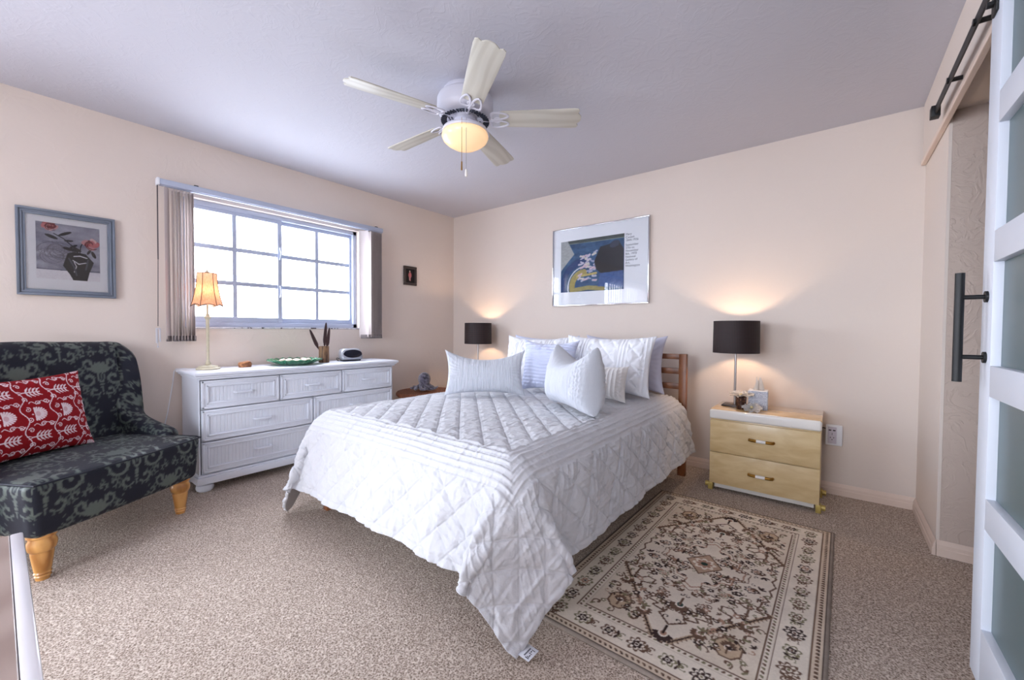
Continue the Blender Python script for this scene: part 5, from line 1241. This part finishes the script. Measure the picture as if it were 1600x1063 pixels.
bm = B(); bmesh.ops.create_uvsphere(bm, u_segments=14, v_segments=8, radius=0.010); bm.transform(Matrix.Translation((gx, gy-0.006, NT+0.030))); obj('flower_centre', bm, M_petc, fl)
# tissue box with blue dash pattern
tb = thing('tissue_box', 'white tissue box with small blue print on the right nightstand', 'tissue box', (3.255, -0.24, NT))
cv = Canvas(0.12, 0.14, 0.0011, (226, 228, 236)); rg = random.Random(8); yy = 0.006
while yy < 0.135:
    xx = 0.004
    while xx < 0.115:
        L = rg.uniform(0.003, 0.009); cv.stroke([(xx, yy+rg.uniform(-.0012, .0012)), (xx+L*0.5, yy+rg.uniform(0.0005, 0.0035)), (xx+L, yy+rg.uniform(-.0012, .0012))], 0.0010, (72, 84, 122)); xx += L+rg.uniform(0.0015, 0.004)
    yy += 0.0088
cv.blur(1)
bm = rbox((0.114, 0.114, 0.128), 0.003, 0.0017); bm.transform(Matrix.Translation((0, 0, 0.0645)))
me = bm2me(bm, 'box'); c_ = coords(me); n_ = np.abs(normals(me)); side = n_[:, 2] < 0.6; uu = np.where(n_[:, 0] > n_[:, 1], c_[:, 1], c_[:, 0])+0.058
rgb = cv.sample(uu, c_[:, 2]); rgb[~side] = (226, 228, 236); paint(me, rgb); me.transform(Matrix.Translation((3.250, -0.235, NT)) @ Matrix.Rotation(0.08, 4, 'Z')); link('box', me, painted('printed_card', 0.5), tb)
bm = B(); t = B(); g = []
for i in range(16):
    row = []
    for j in range(22):
        a = j/21*PI*1.7-0.6; s_ = i/15; r_ = 0.024*(1-0.55*s_)*(1+0.35*math.sin(a*3+s_*2)); row.append(t.verts.new((r_*math.cos(a)*1.2, r_*math.sin(a)*0.75, 0.128+0.075*s_+0.016*math.sin(a*2.2)*s_)))
    g.append(row)
for i in range(15):
    for j in range(21): t.faces.new((g[i][j], g[i][j+1], g[i+1][j+1], g[i+1][j]))
bmesh.ops.solidify(t, geom=t.faces[:], thickness=0.0008); merge(bm, t); obj('tissue', bm, M_petal, tb, M=Matrix.Translation((3.250, -0.235, NT)))
# outlet adaptor
oa = thing('outlet_adapter', 'white plug-in outlet adapter on the wall beside the right nightstand', 'outlet', (3.66, -0.02, 0.40))
bm = B(); box(bm, 3.617, 3.706, -0.036, -0.002, 0.333, 0.468, 0.005, 3); obj('housing', bm, M_white, oa)
bm = B(); box(bm, 3.630, 3.676, -0.0385, -0.034, 0.345, 0.456, 0.003); obj('faceplate', bm, plain('faceplate_lilac', (206, 200, 214), 0.4), oa)
bm = B(); box(bm, 3.634, 3.648, -0.0395, -0.038, 0.430, 0.437); box(bm, 3.656, 3.670, -0.0395, -0.038, 0.430, 0.437); box(bm, 3.651, 3.6535, -0.0395, -0.038, 0.402, 0.416)
cyl(bm, (3.644, -0.0395, 0.385), (3.644, -0.038, 0.385), 0.003, seg=10); cyl(bm, (3.661, -0.0395, 0.385), (3.661, -0.038, 0.385), 0.003, seg=10); cyl(bm, (3.6525, -0.0395, 0.372), (3.6525, -0.038, 0.372), 0.003, seg=10)
obj('socket_slots', bm, M_black, oa)
bm = B(); tube(bm, [(3.622, -0.03, 0.44), (3.600, -0.028, 0.443), (3.585, -0.020, 0.40), (3.58, -0.02, 0.2), (3.575, -0.025, 0.05)], 0.004, 8); tag(obj('plug_cord', bm, M_black), 'black cord hanging behind the right nightstand from the outlet adapter', 'cord')

# ------------------------------------------------------------------ wicker table and plush octopus
wt = thing('wicker_table', 'round brown wicker side table in the corner beyond the bed', 'side table', (0.42, -0.775, 0))
n = N('wicker'); n.set(Roughness=0.6); c = n.coord((1, 1, 1)); v = n.n('TexWave', i_Scale=26.0, i_Distortion=3.0, bands_direction='DIAGONAL'); n.l(c, v.inputs['Vector']); v2 = n.n('TexVoronoi', i_Scale=60.0); n.l(c, v2.inputs['Vector'])
mx = n.n('MixRGB', i_Fac=0.5); n.l(v.outputs[0], mx.inputs[1]); n.l(v2.outputs['Distance'], mx.inputs[2]); n.l(n.ramp(mx.outputs[0], [(0.2, col(64, 34, 22)), (0.7, col(148, 88, 56))]), n.b.inputs['Base Color']); n.bump(mx.outputs[0], 0.8, 0.006); M_wick = n.m
bm = B(); lathe(bm, [(0, 0), (0.285, 0), (0.295, 0.010), (0.295, 0.030), (0.285, 0.040), (0, 0.040)], (0.42, -0.775, 0.425), 60); obj('table_top', bm, M_wick, wt)
bm = B(); lathe(bm, [(0, 0), (0.20, 0.0), (0.21, 0.01), (0.17, 0.20), (0.19, 0.41), (0.20, 0.4248), (0, 0.4248)], (0.42, -0.775, 0), 48); obj('drum_base', bm, M_wick, wt)
n = N('plush_fur'); n.set(Roughness=0.95); z = n.n('TexNoise', i_Scale=38.0, i_Detail=5.0); n.l(n.coord(), z.inputs['Vector']); n.l(n.ramp(z.outputs[0], [(0.35, col(40, 37, 48)), (0.65, col(112, 106, 122))]), n.b.inputs['Base Color']); n.bump(z.outputs[0], 0.8, 0.012); n.b.inputs['Sheen Weight'].default_value = 0.5; M_plush = n.m
bm = B(); ox, oy, oz = 0.41, -0.79, 0.4665
t = B(); bmesh.ops.create_uvsphere(t, u_segments=28, v_segments=20, radius=0.062)
for v in t.verts: v.co.z *= 1.12; v.co.x *= 1+0.04*math.cos(5*math.atan2(v.co.y, v.co.x)); v.co.y *= 1+0.04*math.cos(5*math.atan2(v.co.y, v.co.x))
merge(bm, t, Matrix.Translation((ox, oy, oz+0.118)))
for k in range(8):
    a = 2*PI*k/8+0.2; pts = []; rs = []
    for i in range(14):
        s_ = i/13; r_ = 0.02+0.115*s_; b_ = a+0.9*s_*s_; pts.append((ox+r_*math.cos(b_), oy+r_*math.sin(b_), oz+0.024+0.045*(1-s_)**2+0.012*max(0, s_-0.75)*4)); rs.append(0.026*(1-0.62*s_))
    tube(bm, pts, rs, 12)
o = obj('plush_octopus', bm, M_plush); rm = o.modifiers.new('one_skin', 'REMESH'); rm.mode = 'VOXEL'; rm.voxel_size = 0.005; rm.use_smooth_shade = True
tag(o, 'grey plush octopus sitting on the round wicker table', 'plush toy')

# ------------------------------------------------------------------ ceiling fan
FX, FY = 1.985, -1.800
fan = thing('ceiling_fan', 'white five-blade ceiling fan with a lit frosted bowl light', 'ceiling fan', (FX, FY, H))
bm = B(); lathe(bm, [(0, 0), (0.115, 0), (0.125, -0.012), (0.128, -0.030), (0.150, -0.045), (0.157, -0.060), (0.158, -0.115), (0.150, -0.132), (0.138, -0.142), (0.100, -0.150), (0, -0.150)][::-1], (FX, FY, H), 64); obj('motor_housing', bm, M_fan, fan)
bm = B()
for k in range(44):
    a = 2*PI*k/44; m = Matrix.Translation((FX, FY, H-0.1465)) @ Matrix.Rotation(a, 4, 'Z') @ Matrix.Rotation(math.radians(12), 4, 'Y'); box(bm, 0.105, 0.139, -0.0029, 0.0029, -0.004, 0.0035, M=m)
for r_ in (0.093, 0.076):
    for k in range(20):
        a = 2*PI*k/20; pts = [(FX+r_*math.cos(a+q), FY+r_*math.sin(a+q), H-0.1505) for q in np.linspace(-0.11, 0.11, 6)]; tube(bm, pts, 0.003, 6)
obj('vent_slots', bm, plain('vent_shadow', (38, 44, 58), 0.6), fan)
bm = B(); lathe(bm, [(0, -0.150), (0.060, -0.150), (0.062, -0.170), (0.050, -0.175), (0.050, -0.205), (0.090, -0.212), (0.124, -0.220), (0.130, -0.232), (0.128, -0.240), (0, -0.240)][::-1], (FX, FY, H), 56); obj('light_fitter', bm, M_fan, fan)
n = N('lit_opal_glass'); n.set(Base_Color=col(236, 206, 160), Roughness=0.25); n.b.inputs['Emission Color'].default_value = (1.0, 0.74, 0.42, 1); n.b.inputs['Emission Strength'].default_value = 0.26
g_ = n.n('LayerWeight', i_Blend=0.35); n.l(n.ramp(g_.outputs['Facing'], [(0.0, (1.0, 0.80, 0.50, 1)), (0.8, (1.0, 0.52, 0.22, 1))]), n.b.inputs['Emission Color']); M_opal = n.m
bm = B(); lathe(bm, [(0.124, -0.2402), (0.130, -0.250), (0.131, -0.262), (0.122, -0.282), (0.112, -0.290), (0.104, -0.298), (0.070, -0.318), (0.045, -0.326), (0.030, -0.330), (0, -0.332)][::-1], (FX, FY, H), 56, caps=False); obj('light_bowl', bm, M_opal, fan, 'glowing frosted glass bowl')
bulb('fan_bulb', (FX, FY, H-0.30), 0.0, WARM, 0.05)
for dx, dz, c_ in ((-0.030, 0.215, 'brass'), (0.004, 0.255, 'white')):
    px0 = (FX+0.095*0.6, FY-0.11)
    x_, y_ = FX+0.092+dx*0.5, FY-0.088+dx*0.5
    bm = B(); tube(bm, [(x_, y_, H-0.215), (x_, y_, H-0.235-dz)], 0.0011, 6)
    if c_ == 'brass': z_ = H-0.235-dz; cyl(bm, (x_, y_, z_-0.045), (x_, y_, z_), 0.0045, 0.0035, seg=12)
    pc = obj('pull_chain', bm, M_brass if c_ == 'brass' else M_chrome, fan)
    if c_ == 'white': bm = B(); z_ = H-0.235-dz; lathe(bm, [(0, 0), (0.006, 0.002), (0.0075, 0.010), (0.006, 0.035), (0.003, 0.042), (0, 0.042)], (x_, y_, z_-0.04), 14); obj('pull_fob', bm, M_ivory, pc)
M_blade = N('pickled_oak_blade'); n = M_blade; n.set(Roughness=0.42)
c = n.coord(kind='UV', scale=(1, 1, 1)); wv = n.n('TexWave', i_Scale=0.8, i_Distortion=14.0, i_Detail=2.0, bands_direction='Y', wave_type='BANDS'); wv.inputs['Detail Scale'].default_value = 0.5; n.l(c, wv.inputs['Vector'])
n.l(n.ramp(wv.outputs[0], [(0.1, col(194, 190, 178)), (0.7, col(206, 203, 192))]), n.b.inputs['Base Color']); n.bump(wv.outputs[0], 0.05, 0.001); M_blade = n.m
R0, R1 = 0.195, 0.652
outl = [(R0, -0.052), (R0+0.01, -0.058), (0.40, -0.066), (R1-0.045, -0.073), (R1-0.020, -0.070), (R1-0.012, -0.055), (R1-0.020, -0.040), (R1-0.006, -0.024), (R1, -0.012), (R1, 0.012), (R1-0.006, 0.024), (R1-0.020, 0.040), (R1-0.012, 0.055), (R1-0.020, 0.070), (R1-0.045, 0.073), (0.40, 0.066), (R0+0.01, 0.058), (R0, 0.052)]
for k in range(5):
    a = math.radians(36.3+72*k); Mb = Matrix.Translation((FX, FY, H-0.168)) @ Matrix.Rotation(a, 4, 'Z') @ Matrix.Rotation(math.radians(-13), 4, 'X')
    bm = B(); prism(bm, outl, 0.004, 0.010, bev=0.0015)
    uvl = bm.loops.layers.uv.new('UVMap')
    for f in bm.faces:
        for l in f.loops: l[uvl].uv = ((l.vert.co.x+k*0.37)*2.2, l.vert.co.y*9.0)
    bl = obj('blade', bm, M_blade, fan, M=Mb)
    bm = B()
    for sy in (1, -1):
        cpts = [(0.185+0.048*math.cos(q)+0.012*math.cos(2*q), sy*(0.030+0.026*math.sin(q)), 0.0005) for q in np.linspace(0, 2*PI, 26)[:-1]]; tube(bm, cpts, 0.0062, 8, closed=True, flat=0.7)
    tube(bm, [(0.182+0.018*math.cos(q), 0.018*math.sin(q), 0.0005) for q in np.linspace(0, 2*PI, 18)[:-1]], 0.005, 8, closed=True, flat=0.7)
    tube(bm, [(0.070, 0, 0.010), (0.100, 0, 0.002), (0.135, 0, -0.002), (0.170, 0, 0.000)], [0.013, 0.012, 0.010, 0.008], 10, flat=0.6)
    obj('blade_bracket', bm, M_fan, bl, M=Mb)

# ------------------------------------------------------------------ cabinet by the camera
M_walnut = wood('warm_wood_top', (158, 136, 126), (180, 160, 150), (0.4, 1, 1), 0.3, 5.0, 0.3)
cb = thing('cabinet', 'low wooden cabinet with a pale rounded front edge at the lower left corner', 'cabinet', (3.0, -3.77, 0))
bm = B(); box(bm, 2.600, 3.38, -4.07, -3.4619, 0.715, 0.750, 0.001, 1); obj('top', bm, M_walnut, cb)
bm = B(); box(bm, 2.599, 3.381, -3.4618, -3.447, 0.713, 0.7505, 0.003, 2); obj('edge_band', bm, plain('pale_edge', (236, 234, 238), 0.15), cb, 'glossy pale front edge')
bm = B(); box(bm, 2.62, 3.36, -4.05, -3.475, 0.06, 0.7148, 0.003); box(bm, 2.64, 3.34, -4.03, -3.50, 0, 0.0598); obj('body', bm, M_walnut, cb)
for k in range(3):
    bm = B(); z0 = 0.08+k*0.212; box(bm, 2.63, 3.35, -3.4745, -3.460, z0, z0+0.202, 0.002); o = obj('drawer', bm, M_walnut, cb)
    bm = B(); tube(bm, [(2.93, -3.461, z0+0.10), (2.935, -3.445, z0+0.10), (3.045, -3.445, z0+0.10), (3.05, -3.461, z0+0.10)], 0.005, 8); obj('handle', bm, M_chrome, o)
